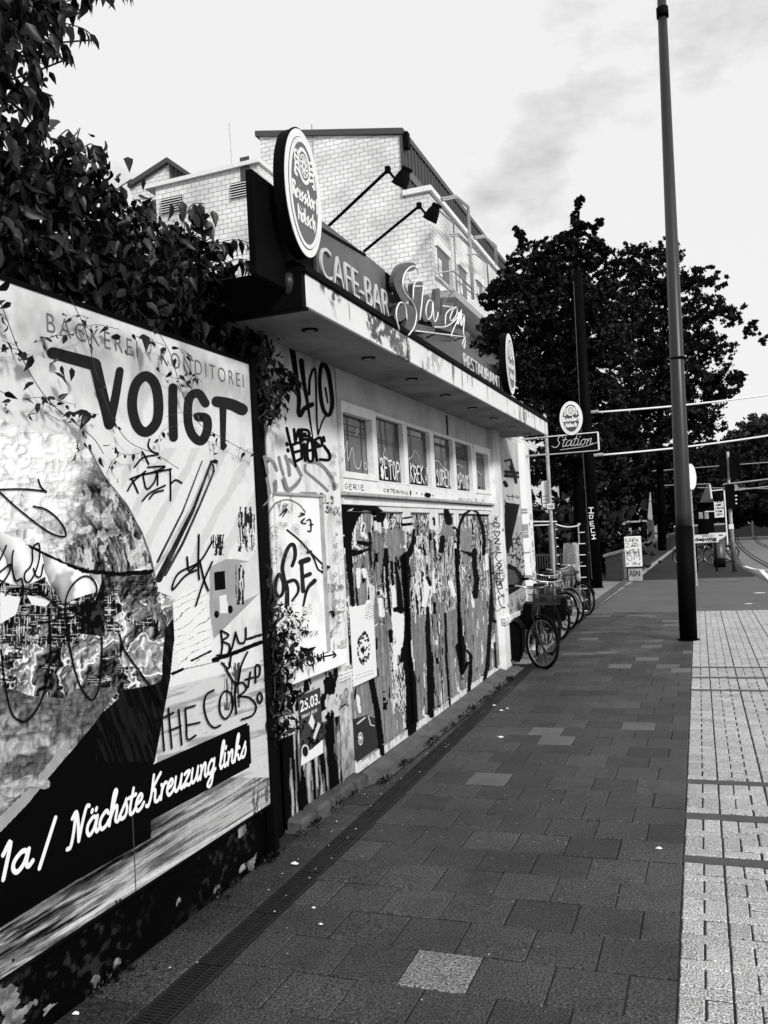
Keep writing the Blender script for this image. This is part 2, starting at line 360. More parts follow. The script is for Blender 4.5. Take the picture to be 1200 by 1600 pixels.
BLACKL = {
'R': [[(0,0),(0,1.6)],[(-.1,1.5),(.45,1.5),(.55,1.2),(.4,.95),(0,.85)],[(.2,.85),(.6,0)]], 'e': [[(.5,.2),(.2,0),(0,.2),(0,.8),(.3,1),(.5,.7),(0,.45)]],
'i': [[(.1,1),(.1,.1),(.2,0)],[(.08,1.35),(.14,1.45)]], 's': [[(.45,.85),(.2,1),(0,.75),(.45,.35),(.25,0),(0,.15)]],
'd': [[(.1,1.6),(.5,1),(.5,.2),(.25,0),(0,.2),(0,.8),(.25,1),(.5,.9)]], 'o': [[(.25,0),(0,.2),(0,.8),(.25,1),(.5,.8),(.5,.2),(.25,0)]],
'r': [[(.05,1),(.05,0)],[(.05,.8),(.25,1),(.4,.9)]], 'f': [[(.1,-.2),(.1,1.4),(.3,1.6),(.45,1.45)],[(-.1,.95),(.35,.95)]],
'K': [[(0,0),(0,1.6)],[(.5,1.5),(.1,.9),(.5,.8),(.55,0)]], 'l': [[(.05,1.6),(.05,.1),(.2,0)]], 'c': [[(.45,.85),(.2,1),(0,.8),(0,.2),(.2,0),(.45,.15)]],
'h': [[(.05,1.6),(.05,0)],[(.05,.8),(.3,1),(.45,.8),(.4,0),(.25,-.3)]],
'ö': [[(.25,0),(0,.2),(0,.8),(.25,1),(.5,.8),(.5,.2),(.25,0)],[(.08,1.3),(.1,1.4)],[(.38,1.3),(.4,1.4)]]}
CAPS = {'A':'00 39 60|13 53','B':'00 09|09 58 55 05|05 63 61 00','C':'57 39 16 13 30 52','D':'00 09|09 55 63 00','E':'00 09 59|05 45|00 50','F':'00 09 59|05 45',
'G':'57 39 16 13 30 52 54 34','H':'00 09|60 69|05 65','I':'30 39','K':'00 09|59 05 60','L':'09 00 50','M':'00 09 34 69 60','N':'00 09 60 69','O':'30 12 17 39 57 52 30','P':'00 09|09 58 55 04',
'R':'00 09|09 58 55 04|24 60','S':'57 39 17 45 52 30 01','T':'30 39|09 69','U':'09 02 30 62 69','V':'09 30 69','W':'09 10 35 50 69','X':'00 69|09 60','Y':'09 35 69|35 30','Z':'09 69 00 60','3':'08 39 57 35 53 30 01',
'0':'30 12 17 39 57 52 30','2':'07 39 57 00 60','5':'59 09 05 54 42 10 00'}
def write(ink, s, font, u, v, h, w, shear=.18, nib=None, width=None, squeeze=1., dz=0.):
    """lettering drawn with strokes; h is the x-height, returns the end"""
    if font is SCRIPT: adv = lambda c: SCRIPT['a' if c == 'ä' else c][0]; get = lambda c: SCRIPT['a' if c == 'ä' else c][1]+([[(.3,1.35),(.33,1.45)], [(.62,1.35),(.65,1.45)]] if c == 'ä' else [])
    else: adv = lambda c: .5 if c == ' ' else (.4 if c in 'il' else .68); get = lambda c: BLACKL.get(c, [])
    tot = sum(adv(c) for c in s); k = squeeze*h if width is None else width/tot; x = 0
    for c in s:
        for st in get(c):
            P = [(u+k*(x+a)+shear*b*h*(1 if font is SCRIPT else 0), v+b*h) for a, b in st]
            ink.stroke(P, w, None, font is SCRIPT, nib)
        x += adv(c)
    return u+k*tot
def caps(ink, s, put, w, jit=.0, smooth=True, seed=0, w1=None):
    """hand lettering; put(x,y) with x in letter units and y 0..1 gives plane coordinates"""
    R = random.Random(seed)
    for i, c in enumerate(s):
        if c not in CAPS: continue
        sk = R.uniform(-.12, .12)*jit*3; hh = 1+R.uniform(-.15, .15)*jit*2
        for st in CAPS[c].split('|'):
            P = []
            for q in st.split():
                x_, y_ = int(q[0])/6, int(q[1])/9
                P.append(put(i+.1+.78*(x_+sk*y_+R.uniform(-.12, .12)*jit), y_*hh+R.uniform(-.1, .1)*jit))
            ink.stroke(P, w, w1, smooth)
def text(s, name, u0, u1, v0, v1, O, U, V, N, thick, m, parent, offset=0., space=1.):
    """sign lettering from the built-in sans face, fitted to u0..u1 by v0..v1"""
    c = bpy.data.curves.new('t', 'FONT'); c.body = s; c.space_character = space; c.offset = offset; c.extrude = .5; c.resolution_u = 6
    o = bpy.data.objects.new('t', c); COL.objects.link(o); dg = bpy.context.evaluated_depsgraph_get(); dg.update()
    me = bpy.data.meshes.new_from_object(o.evaluated_get(dg)); COL.objects.unlink(o); bpy.data.objects.remove(o)
    a = np.zeros(len(me.vertices)*3); me.vertices.foreach_get('co', a); a = a.reshape(-1, 3)
    mn, mx = a.min(0), a.max(0); k = (a-mn)/(mx-mn)
    O, U, V, N = [np.array(q, float) for q in (O, U, V, N)]
    b = O+(u0+k[:, :1]*(u1-u0))*U+(v0+k[:, 1:2]*(v1-v0))*V+(k[:, 2:]*thick)*N
    me.vertices.foreach_set('co', b.ravel()); me.update(); me.materials.clear()
    return link(name, me, M[m], parent)

# ------------------------------------------------------------------ leaves
LEAF = np.array([(0, 0, 0), (.25, .30, .05), (.58, .24, .07), (1.08, .03, -.12), (.58, -.24, .07), (.25, -.30, .05), (.5, 0, 0)])
LF = np.array([(0, 6, 2, 1), (0, 5, 4, 6)]); LT = np.array([(6, 3, 2), (6, 4, 3)])
def leaves(name, P, size, m, parent, down=.5, aspect=.8, droop=None, rnd=None):
    r = rnd or rng; n = len(P); P = np.asarray(P, float); size = np.broadcast_to(size, (n,))*r.uniform(.4, 1.5, n)
    d = r.normal(size=(n, 3)); d[:, 2] -= down*2; d /= np.linalg.norm(d, axis=1)[:, None]
    a = r.normal(size=(n, 3)); w = np.cross(d, a); w /= np.linalg.norm(w, axis=1)[:, None]+1e-9; q = np.cross(w, d)
    V = P[:, None, :]+size[:, None, None]*(LEAF[None, :, 0:1]*d[:, None]+LEAF[None, :, 1:2]*aspect*w[:, None]+LEAF[None, :, 2:3]*1.3*q[:, None])
    V = V.reshape(-1, 3); b = (np.arange(n)*7)[:, None, None]
    return npmesh(name, V, [(LF[None]+b).reshape(-1, 4), (LT[None]+b).reshape(-1, 3)], M[m], parent)
def quads(P, size, r):
    n = len(P); d = r.normal(size=(n, 3)); d /= np.linalg.norm(d, axis=1)[:, None]
    a = r.normal(size=(n, 3)); w = np.cross(d, a); w /= np.linalg.norm(w, axis=1)[:, None]; s = (size*r.uniform(.5, 1.4, n))[:, None]
    V = np.stack([P-d*s, P+w*s*.55, P+d*s, P-w*s*.55], 1).reshape(-1, 3)
    return V, (np.arange(n)*4)[:, None]+np.arange(4)[None]

# ================================================================== THE GROUND
def struct(name, mb, m): return tag(mb.build(name, M[m]), kind='structure')
struct('ground', MB().add([(-900, -300, -.03), (900, -300, -.03), (900, 1500, -.03), (-900, 1500, -.03)], [(0, 1, 2, 3)]), 'ground')
def slabs(name, cells, m, gap=.004, h=.03, jit=.0012, seed=1, gy=1.):
    r = random.Random(seed); mb = MB(); b = .004
    for (x0, x1, y0, y1) in cells:
        if x1-x0 < .02 or y1-y0 < .02: continue
        z = r.uniform(-jit, jit); t = [r.uniform(-jit, jit)*.8 for _ in range(4)]
        g = gap/2*r.uniform(.6, 1.7); X0, X1, Y0, Y1 = x0+g, x1-g, y0+g*gy, y1-g*gy
        base = [(X0, Y0, -h), (X1, Y0, -h), (X1, Y1, -h), (X0, Y1, -h)]
        mid = [(X0, Y0, z-b+t[0]), (X1, Y0, z-b+t[1]), (X1, Y1, z-b+t[2]), (X0, Y1, z-b+t[3])]
        top = [(X0+b, Y0+b, z+t[0]), (X1-b, Y0+b, z+t[1]), (X1-b, Y1-b, z+t[2]), (X0+b, Y1-b, z+t[3])]
        mb.loft([base, mid, top], cap=False); n = len(mb.v); mb.f.append((n-4, n-3, n-2, n-1))
    return mb.build(name, M[m])
drx = lambda y: -1.93-.0204*(y-2.66)          # street side of the drain
edge = lambda y: -.195-.008*(y-3.1)            # where the white paving starts
struct('paving_bed', MB().add([(-2.6, .3, -.03+.006), (3.5, .3, -.024), (3.5, 17.35, -.024), (-2.6, 17.35, -.024)], [(0, 1, 2, 3)]).add([(drx(.3)+.008, .3, -.006), (3.5, .3, -.006), (3.5, 17.345, -.006), (drx(17.3)+.008, 17.345, -.006)], [(0, 1, 2, 3)]).add([(-2.6, .3, -.0065), (drx(.3)-.13, .3, -.0065), (drx(11)-.13, 11, -.0065), (-2.6, 11, -.0065)], [(0, 1, 2, 3)]), 'joint')
cells = []; pale = []; speck = []; j = 0; y = .81; R = random.Random(3)
while y < 17.3:
    y1 = min(y+.2895, 17.34); x = drx(y)-R.choice([0, .135])+.0; first = True
    off = (.0 if j % 2 else .14)
    xs = [drx((y+y1)/2)+.012]; xx = -1.92+off
    while xx < edge(y)-.08:
        if xx > xs[0]+.05: xs.append(xx)
        xx += R.choice([.275, .275, .29])
    xs.append(edge((y+y1)/2)-.004)
    for a, b in zip(xs[:-1], xs[1:]):
        c = ((a+b)/2, (y+y1)/2)
        if abs(c[0]+1.50) < .15 and abs(c[1]-5.78) < .15: pale.append((a, b, y, y1))
        elif abs(c[0]+1.2) < .14 and abs(c[1]-3.33) < .15: speck.append((a, b, y, y1))
        elif (6.9 < c[1] < 7.9 and -1.4 < c[0] < -.5 and R.random() < .45) or (9.6 < c[1] and R.random() < .07): pale.append((a, b, y, y1))
        else: cells.append((a, b, y, y1))
    y = y1; j += 1
tag(slabs('pavement', cells, 'pave', gap=.0045, jit=.0022, seed=4, gy=1.5), kind='structure')
tag(slabs('pavement', pale, 'pavel', seed=5), kind='structure'); tag(slabs('pavement', speck, 'pavespeck', seed=6), kind='structure')
cells = []; y = .9
while y < 17.2:      # slabs between the drain and the wall
    y1 = y+R.choice([.29, .29, .2]); wx = -2.2 if y > 5.5 else -2.33
    cells.append((wx, drx(y)-.135, y, y1)); y = y1
tag(slabs('pavement', cells, 'pave', gap=.008, jit=.004, seed=8), kind='structure')
# white paving with dark cross bands
bands = [(4.60, 4.71), (5.28, 5.40), (5.99, 6.095), (9.24, 9.35), (9.975, 10.095), (10.67, 10.79)]
lim = [.3]+[q for b in bands for q in b]+[17.34]
cw = []
for k in range(0, len(lim), 2):
    ya, yb = lim[k], lim[k+1]
    def put(x0, x1, y0, y1):
        y0 = max(y0, ya); y1 = min(y1, yb)
        if y1-y0 > .02: cw.append((x0, x1, y0, y1))
    nn_ = int((yb-ya)/.205)+1; p = (yb-ya)/max(1, nn_-1)
    for i in range(-1, nn_+1):
        y = ya+i*p; e = edge(y); t = p/3
        put(e, e+.184, y, y+t); put(e, e+.090, y+t, y+p); put(e+.094, e+.184, y+t, y+p)
        c = 0
        while c < 13:
            x = e+.189+c*.272
            put(x, x+.176, y, y+t); put(x+.0885, x+.2645, y+t, y+2*t); put(x, x+.0855, y+t, y+p)
            put(x+.088, x+.176, y+2*t, y+p); put(x+.18, x+.264, y+2*t, y+p+t); c += 1
tag(slabs('white_paving', cw, 'wpave', gap=.004, jit=.0015, seed=9, gy=2.2), kind='structure')
mb = MB()
for a, b in bands: mb.box(edge(a)-.002, 3.5, a+.006, b-.006, -.02, -.0025)
tag(mb.build('paving_band', M['band']), kind='structure')
struct('footway', MB().add([(-2.1, 27.2, -.002), (1.2, 27.2, -.002), (1.6, 31, -.002), (2.0, 60, -.002), (-1.9, 60, -.002)], [(0, 1, 2, 3, 4)]), 'shade_asphalt')  # tree shade on the far footway, painted as darker asphalt
# the strip of asphalt footway beyond, then the forecourt by the fence
struct('footway', MB().add([(-2.25, 17.36, -.006), (8, 17.36, -.006), (8, 34, -.006), (2.6, 60, -.006), (-1.9, 60, -.006), (-2.1, 27, -.006)], [(0, 1, 2, 3, 4, 5)]), 'asphalt')
struct('forecourt', MB().add([(-9, 10.55, -.01), (-2.2, 10.55, -.01), (-2.3, 17.36, -.01), (-2.1, 28, -.01), (-9, 28, -.01)], [(0, 1, 2, 3, 4)]), 'fore')
kb = MB()
for k in range(11): kb.box(-2.42, -2.28, 17.5+k*.9, 18.37+k*.9, -.02, .06, .012)
struct('kerb', kb, 'stone')
cells = []
for (px, py) in [(1000, 962), (978, 956), (935, 963), (930, 988), (905, 1022), (985, 916)]:
    q = az(px, py); cells.append((q[0]-.22, q[0]+.22, q[1]-.12, q[1]+.12, ))
mb = MB()
for c in cells: mb.box(*c, .0, .0042)
tag(mb.build('pavement_patch', M['pavel']), kind='structure')
struct('service_cover', MB().box(*(az(1127, 907)[0]+np.array([-.45, .45])), *(az(1127, 907)[1]+np.array([-.5, .4])), -.002, .006), 'pavel')
# road with tram rails
def groundline(pts, w, z, f=None):
    P = [az(*q)[:2] for q in (f(pts) if f else pts)]; P = catmull(P, 6); mb = MB(); A = []
    for i, p in enumerate(P):
        t = P[min(i+1, len(P)-1)]-P[max(i-1, 0)]; t /= np.linalg.norm(t); n = np.array([-t[1], t[0]])*w/2
        A.append([(*(p+n), z), (*(p-n), z)])
    for a, b in zip(A[:-1], A[1:]): mb.add([a[0], a[1], b[1], b[0]], [(0, 1, 2, 3)])
    return mb
cR = crop(940, 640, 4.615)
rd = [az(*q) for q in [(1150, 836), (1148, 850), (1152, 868), (1163, 885), (1185, 898), (1215, 915), (1400, 940), (1400, 828), (1200, 829), (1165, 831)]]
struct('road', MB().add([(p[0], p[1], -.001) for p in rd], [tuple(range(len(rd)))]), 'road')
r1 = [(1200, 868), (1060, 885), (985, 915), (972, 935), (1000, 985), (1080, 1055), (1200, 1125), (1400, 1230)]
r2 = [(1250, 880), (1160, 890), (1105, 910), (1110, 935), (1150, 970), (1250, 1010)]
for n_, pts in ((1, r1), (2, r2)):
    struct('tram_rail', groundline(pts, .26, .004, cR), 'joint'); 
    struct('tram_rail', groundline(pts, .06, .009, cR), 'steel')
struct('road_marking', groundline([(1030, 1130), (1100, 1150), (1210, 1160)], .14, .008, cR), 'white')
struct('road_marking', groundline([(1150, 1160), (1180, 1190), (1230, 1240)], .14, .012, cR), 'white')
struct('kerb', groundline([(1150, 830), (1146, 850), (1150, 868), (1160, 884), (1182, 897), (1215, 915)], .16, .003), 'stone')

# drain channel
d = thing('drain_channel', (-2.0, 6.6, 0), 'narrow black slotted drain running along the foot of the graffitied wall', 'drain')
mb = MB()
for (o0, o1) in ((-.128, -.118), (.0, .009)):
    mb.loft([[(drx(yy)+o0, yy, z), (drx(yy)+o1, yy, z), (drx(yy)+o1, yy, z-.03), (drx(yy)+o0, yy, z-.03)] for yy, z in ((1.6, .002), (11, .002))])
mb.build('rim', M['drain'], d)
mb = MB(); mb.loft([[(drx(yy)-.117, yy, -.018), (drx(yy)-.001, yy, -.018), (drx(yy)-.001, yy, -.023), (drx(yy)-.117, yy, -.023)] for yy in (1.6, 11)]); mb.build('trough', M['ink'], d)
for k in range(19):
    mb = MB(); y0 = 1.6+k*.495
    for i in range(24):
        yy = y0+.01+i*.0202
        mb.box(drx(yy)-.117, drx(yy)-.064, yy, yy+.0095, -.012, -.002); mb.box(drx(yy)-.056, drx(yy)-.001, yy+.004, yy+.0135, -.012, -.002)
    mb.box(drx(y0)-.0635, drx(y0)-.0565, y0, y0+.49, -.012, -.001)
    mb.build('grate', M['drain'], d)

# ================================================================== THE PUB
XF = -2.4
pub = thing('pub_building', (-2.4, 8, 0), 'low white flat-roofed pub covered in graffiti, with folding doors under a deep canopy', 'building')
YL0, YL1, YD0, YD1 = 4.58, 5.63, 5.65, 10.17
cA, cB, cC, cD = crop(400, 520, 5.714), crop(400, 800, 6.154), crop(420, 1000, 5.), crop(390, 800, 2.927)
# left wall: painted board of render, recessed boarded panel, sill, black-striped foot
def wallfn(px, py, Y, Z):
    g = .945-.05*fbm(Y*3, Z*2, 3)-.12*ss(fbm(Y*9, Z*2.2, 8), .56, .75)
    g -= .25*ss(fbm(Y*22, Z*4, 5), .66, .8)*ss(Z, 2.3, 1.2)
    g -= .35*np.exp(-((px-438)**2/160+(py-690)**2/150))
    g = np.where((Z > 2.75), g-.25*ss(Z, 2.72, 2.95), g)  # shade under the soffit painted into the top of the wall
    lo = inpoly(px, py, [(380, 1078), (460, 1056), (528, 1030), (532, 1120), (548, 1260), (400, 1330)])
    st = fbm((px-.05*(py-1100))*.14, py*.010, 7, 3); dr = np.where(st > .485, .02, .42+.3*(st < .40))
    dr = np.where((py < 1150-(px-450)*.4), np.where(fbm(px*.15, py*.05, 4) > .52, .04, .8), dr)
    dr = dr-.2*ss(fbm(px*.3, py*.03, 2), .6, .7)
    g = np.where(lo, dr, g)
    pil = inpoly(px, py, [(528, 1040), (556, 1040), (562, 1215), (536, 1240)])
    g = np.where(pil, .8-.25*ss(py, 1120, 1230)-.2*ss(fbm(px*.2, py*.05, 9), .5, .7), g)
    return g
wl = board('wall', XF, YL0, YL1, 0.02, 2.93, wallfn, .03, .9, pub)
# sill and its reveal
sl0 = ax(440, 1045, -2.34); sl1 = ax(532, 1012, -2.34)
MB().box(-2.395, -2.33, 4.60, 5.42, .86, .96, .008).build('sill', M['wall'], pub)
MB().box(-2.397, -2.385, 4.6, 5.22, .97, 1.99).build('boarded_opening', M['wall'], pub)
MB().box(-2.397, -2.372, 4.6, 5.31, 1.99, 2.006).box(-2.397, -2.378, 5.22, 5.275, .97, 1.985).build('trim', M['post'], pub)
MB().box(-2.42, -2.39, 5.44, 5.64, .735, .75).box(-2.42, -2.385, 5.44, 5.64, .755, .775).box(-2.42, -2.38, 5.44, 5.64, .78, .79).build('string_course', M['frame'], pub)
gi = PxInk(-2.383, .002); G = lambda P, w, w1=None, f=cA, s=5.714, sm=True: gi.px(P, w/s, w1 if w1 is None else w1/s, sm, f)
gu = PxInk(XF, .002); GU = lambda P, w, w1=None, f=cA, s=5.714, sm=True: gu.px(P, w/s, w1 if w1 is None else w1/s, sm, f)
for P, w, w1 in [([(315, 90), (340, 250), (365, 430), (385, 600), (378, 700)], 52, 34), ([(378, 700), (395, 740), (430, 680), (500, 640)], 36, 44), ([(405, 250), (430, 450), (460, 620), (480, 760), (508, 940)], 46, 10),
        ([(475, 550), (480, 420), (512, 325), (532, 360), (540, 600), (545, 800), (555, 910)], 24, 14), ([(555, 910), (590, 800), (620, 745)], 14, 16),
        ([(592, 285), (640, 330), (668, 480), (682, 640), (652, 735), (605, 690), (578, 560), (570, 400), (592, 285)], 40, 32), ([(620, 490), (642, 625)], 18, 14)]: GU(P, w, w1)
for P in [[(275, 850), (300, 960), (325, 1060), (355, 1190)], [(340, 860), (352, 975)], [(352, 975), (382, 860), (398, 970)], [(405, 860), (415, 965)], [(405, 865), (460, 870), (475, 915), (412, 920)], [(430, 950), (480, 950)],
          [(320, 1000), (345, 1140)], [(320, 1000), (400, 985), (410, 1110)], [(330, 1070), (400, 1050)], [(350, 1150), (410, 1120)], [(430, 990), (440, 1140)], [(425, 1060), (520, 1040)], [(460, 985), (500, 970), (510, 1130), (465, 1130), (460, 985)],
          [(520, 960), (575, 935), (590, 1000), (535, 1020)], [(520, 960), (545, 1140)], [(572, 1130), (652, 1132), (656, 1080), (610, 1010)], [(603, 930), (612, 965)], [(275, 985), (282, 1000)], [(285, 1040), (290, 1055)], [(480, 930), (560, 1000)], [(360, 920), (440, 900)]]: GU(P, 25)
gb = gu.build('graffiti', 'ink', pub)
gg = PxInk(-2.3985, .0005)
for P, w in [([(75, 1105), (95, 1200), (105, 1255)], 26), ([(75, 1110), (150, 1150), (185, 1225)], 30), ([(205, 1110), (222, 1190), (245, 1265)], 26), ([(265, 1100), (290, 1180), (300, 1270)], 30), ([(300, 1130), (360, 1190), (405, 1275)], 30),
             ([(440, 1180), (445, 1235), (520, 1300), (590, 1360), (640, 1410)], 24), ([(460, 1150), (560, 1165), (640, 1240), (690, 1330), (700, 1395)], 30)]: gg.px(P, w/5.714, None, True, cA)
gg.build('graffiti', 'ink2', pub)
gg = PxInk(-2.385, .0005)
for P, w in [([(98, 1300), (112, 1360), (125, 1430)], 26), ([(125, 1430), (105, 1500), (60, 1550)], 12), ([(175, 1320), (180, 1380), (170, 1440)], 26), ([(250, 1295), (290, 1395), (360, 1350), (395, 1305)], 28), ([(125, 1580), (180, 1520), (280, 1490), (380, 1530), (440, 1600)], 14)]: gg.px(P, w/5.714, None, True, cA)
gg.px([(405, 1440), (530, 1442)], 7, None, True, cA); gg.build('graffiti', 'ink2', pub)
B = lambda P, w, w1=None: gi.px(P, w/6.154, None if w1 is None else w1/6.154, True, cB)
for P, w, w1 in [([(350, 515), (378, 420), (368, 325), (330, 318), (285, 400), (255, 530), (270, 640)], 34, 38), ([(275, 650), (300, 740), (300, 890)], 34, 44), ([(310, 670), (370, 655), (405, 700), (405, 770), (350, 850)], 34, 22),
                 ([(222, 600), (192, 670), (190, 770), (225, 812), (260, 770), (262, 670), (222, 600)], 34, 30), ([(432, 480), (505, 455)], 50, 52), ([(440, 500), (455, 760)], 34, 38), ([(462, 620), (520, 595)], 34, 40), ([(565, 660), (495, 740), (457, 900)], 44, 18),
                 ([(85, 500), (145, 560), (130, 640), (85, 680), (145, 740), (125, 880)], 30, 26), ([(300, 170), (420, 270), (520, 380), (660, 520)], 14, 16), ([(520, 380), (560, 450), (600, 550), (655, 575)], 14, 14), ([(650, 530), (700, 530)], 38, 30), ([(640, 575), (665, 578)], 28, 24), ([(500, 385), (528, 380)], 30, 26)]: B(P, w, w1)
for P in [[(75, -60), (60, 0)], [(230, 30), (300, -30), (260, 40)], [(415, 40), (470, 20), (430, 10)], [(435, 90), (470, 60), (440, 100), (480, 110)], [(490, 80), (525, 75), (530, 180), (500, 180)], [(520, 120), (550, 118)]]: B(P, 12)
gi.build('graffiti', 'inkd', pub)
gt = PxInk(-2.383, .006); gt2 = PxInk(XF, .006)
def tagpx(ink, s, x0, y0, x1, y1, h, w, f=None, jit=.8, seed=1, X=None):
    """small marker tag from photo point (x0,y0) to (x1,y1)"""
    if f: (x0, y0), (x1, y1) = f([(x0, y0), (x1, y1)]); 
    a = ax(x0, y0, ink.X)[1:]; b = ax(x1, y1, ink.X)[1:]; u = (b-a)/len(s); k = abs(ax(x0, y0-h, ink.X)[2]-a[1])
    caps(ink, s, lambda x, y: a+u*x+np.array([0, k*y]), w*k/h, jit, True, seed)
for s_, x0, y0, x1, y1, h, w, sd in [('YAKI', 190, 1600, 330, 1600, 14, 1.5, 1), ('S', 300, 1500, 320, 1500, 6, 1., 1), ('KE', 418, 838, 436, 838, 14, .9, 2), ('TOP', 436, 822, 448, 823, 5, .7, 3), ('TOP3', 414, 868, 440, 866, 12, .8, 4), ('TKS', 414, 884, 432, 880, 12, .9, 5), ('BS', 472, 962, 488, 958, 14, .7, 9), ('HELPFOX', 440, 1000, 496, 992, 9, 1.1, 8), ('G9', 458, 835, 476, 838, 9, .6, 12), ('ZEG', 404, 758, 412, 766, 14, 1, 14)]:
    if x0 < 400: f_ = cA; tagpx(gt, s_, x0, y0, x1, y1, h, w, f_, .8, sd)
    else: tagpx(gt, s_, x0, y0, x1, y1, h, w, None, .8, sd)
for s_, x0, y0, x1, y1, h, w, sd in [('ELS', 500, 785, 522, 786, 12, 1.6, 21), ('SNX', 506, 800, 530, 806, 13, 1.7, 22), ('SOKM', 508, 926, 534, 922, 11, 1.3, 23), ('ZIS', 520, 952, 538, 948, 11, .7, 25), ('NET', 520, 976, 540, 970, 14, 1.0, 26), ('KE', 440, 0, 440, 0, 1, 1, 0), ('Y', 511, 997, 520, 994, 10, 1.2, 27), ('LH', 522, 880, 538, 878, 8, .4, 28), ('WE', 524, 816, 536, 816, 9, .5, 29), ('ZIX', 516, 856, 536, 850, 9, .4, 33), ('SIP', 529, 1105, 545, 1098, 22, 1.6, 30), ('I', 508, 742, 512, 742, 6, 1, 31)]:
    if x0 != x1: tagpx(gt2, s_, x0, y0, x1, y1, h, w, None, .7, sd)
gt2.px([(511, 940), (513, 956), (520, 955), (522, 962)], 2.4); gt2.px([(514, 957), (514, 963)], 1.6); gt2.px([(519, 957), (521, 963)], 1.6); gt2.px([(531, 1108), (540, 1100), (545, 1103)], 1.6)
gt.build('graffiti', 'ink', pub); gt2.build('graffiti', 'ink', pub)
gs = PxInk(-2.33, .002)
for P in [[(390, 1395), (405, 1515)], [(440, 1385), (400, 1450), (452, 1530)], [(490, 1410), (500, 1460), (530, 1475), (560, 1440), (548, 1400)], [(590, 1365), (600, 1440)], [(590, 1370), (620, 1430), (628, 1370)], [(645, 1345), (655, 1430)], [(640, 1392), (752, 1370)], [(738, 1342), (768, 1375), (745, 1398)], [(353, 1440), (354, 1450)], [(353, 1490), (354, 1500)]]: gs.px(P, 2.4, None, True, cB)
gs.build('graffiti', 'ink', pub)
# foot stones of the left wall
mb = MB(); R = random.Random(5)
for k in range(5): mb.box(-2.42, -2.31+R.uniform(-.01, .015), 4.58+k*.21, 4.77+k*.21, -.02, .075+R.uniform(-.01, .012), .018)
mb.build('foot_stone', M['stone'], pub)
MB().add([(-2.4, 5.3, .04), (-2.33, 5.4, .006), (-2.2, 5.75, .006), (-2.195, 10.6, .006), (-2.4, 10.6, .075)], [(0, 1, 2, 3, 4)]).build('plinth', M['plinth'], pub)

# folding doors
xw = lambda px, z=1.97: float(ax(px, 790, XF)[1])
c1, c2, c3, c4 = crop(530, 760, 8.), crop(530, 950, 5.926), crop(660, 770, 8.), crop(660, 930, 8.)
BLK = [  # black sprayed shapes: strokes (points, width start, width end)
 (c1([(75, 215), (85, 500), (120, 900), (150, 1250), (170, 1480)]), 10, 5), (c1([(120, 500), (170, 370), (270, 250), (400, 260), (520, 350), (500, 400)]), 14, 13), (c1([(120, 480), (115, 700), (140, 1000)]), 10, 7), (c1([(100, 250), (240, 210)]), 12, 9),
 (c1([(800, 400), (895, 385)]), 3, 3), (c1([(800, 480), (895, 470)]), 4.5, 4.5), (c1([(932, 540), (925, 700), (880, 830), (815, 900)]), 3, 9), (c1([(815, 900), (830, 1200), (855, 1600)]), 11, 7),
 (c1([(585, 800), (590, 980)]), 6, 7), (c1([(590, 960), (605, 1300), (640, 1600)]), 5, 3), (c1([(655, 950), (670, 1230)]), 4, 3), (c1([(700, 960), (740, 1200), (770, 1550)]), 3, 8), (c1([(180, 830), (240, 830), (380, 780)]), 9, 2), (c1([(240, 700), (350, 720)]), 5, 6),
 (c1([(700, 1540), (760, 1530)]), 6, 6), (c1([(310, 480), (290, 560)]), 2, 2), (c1([(380, 590), (390, 650)]), 4, 3),
 (c2([(630, 0), (635, 250), (625, 400), (665, 700), (675, 1160)]), 7, 15), (c2([(590, 380), (575, 500)]), 5, 3), (c2([(295, 650), (350, 950), (400, 1350)]), 7.5, 7.5), (c2([(475, 220), (480, 310)]), 6, 4), (c2([(820, 0), (830, 500), (850, 960)]), 4, 8), (c2([(340, 575), (345, 620)]), 6, 6),
 (c3([(400, 430), (450, 480), (462, 400), (520, 270), (620, 205), (690, 250), (742, 400), (772, 560), (765, 760)]), 3.6, 4.6), (c3([(450, 470), (440, 900), (460, 1300), (455, 1600)]), 4.5, 3.5), (c3([(650, 720), (650, 900), (680, 1100), (660, 1290)]), 6, 7), (c3([(845, 820), (868, 1100), (870, 1600)]), 3, 5),
 (c3([(630, 380), (632, 530)]), 1.5, 1.5), (c3([(480, 720), (600, 770)]), 1.5, 5), (c3([(250, 560), (240, 720)]), 6, 7), (c3([(60, 1060), (100, 1150)]), 4, 4), (c3([(300, 230), (330, 360)]), 9, 9), (c3([(140, 320), (150, 400)]), 4, 3),
 (c4([(450, 0), (465, 350), (480, 650)]), 3.5, 8), (c4([(480, 650), (490, 850), (490, 1030)]), 13, 3), (c4([(490, 1000), (560, 850)]), 3, 5), (c4([(560, 690), (605, 760), (600, 950), (580, 1240)]), 3, 6), (c4([(862, 0), (845, 400), (812, 900), (775, 1080)]), 4.5, 5.5),
 (c4([(60, 330), (85, 800), (110, 1500)]), 5, 9), (c4([(285, 230), (300, 800), (345, 1380)]), 3.2, 3.2), (c4([(145, 0), (215, 600), (265, 1430)]), 1., 1.), (c4([(905, 600), (925, 900)]), 3, 4), (c4([(205, 1260), (215, 1400)]), 3, 3)]
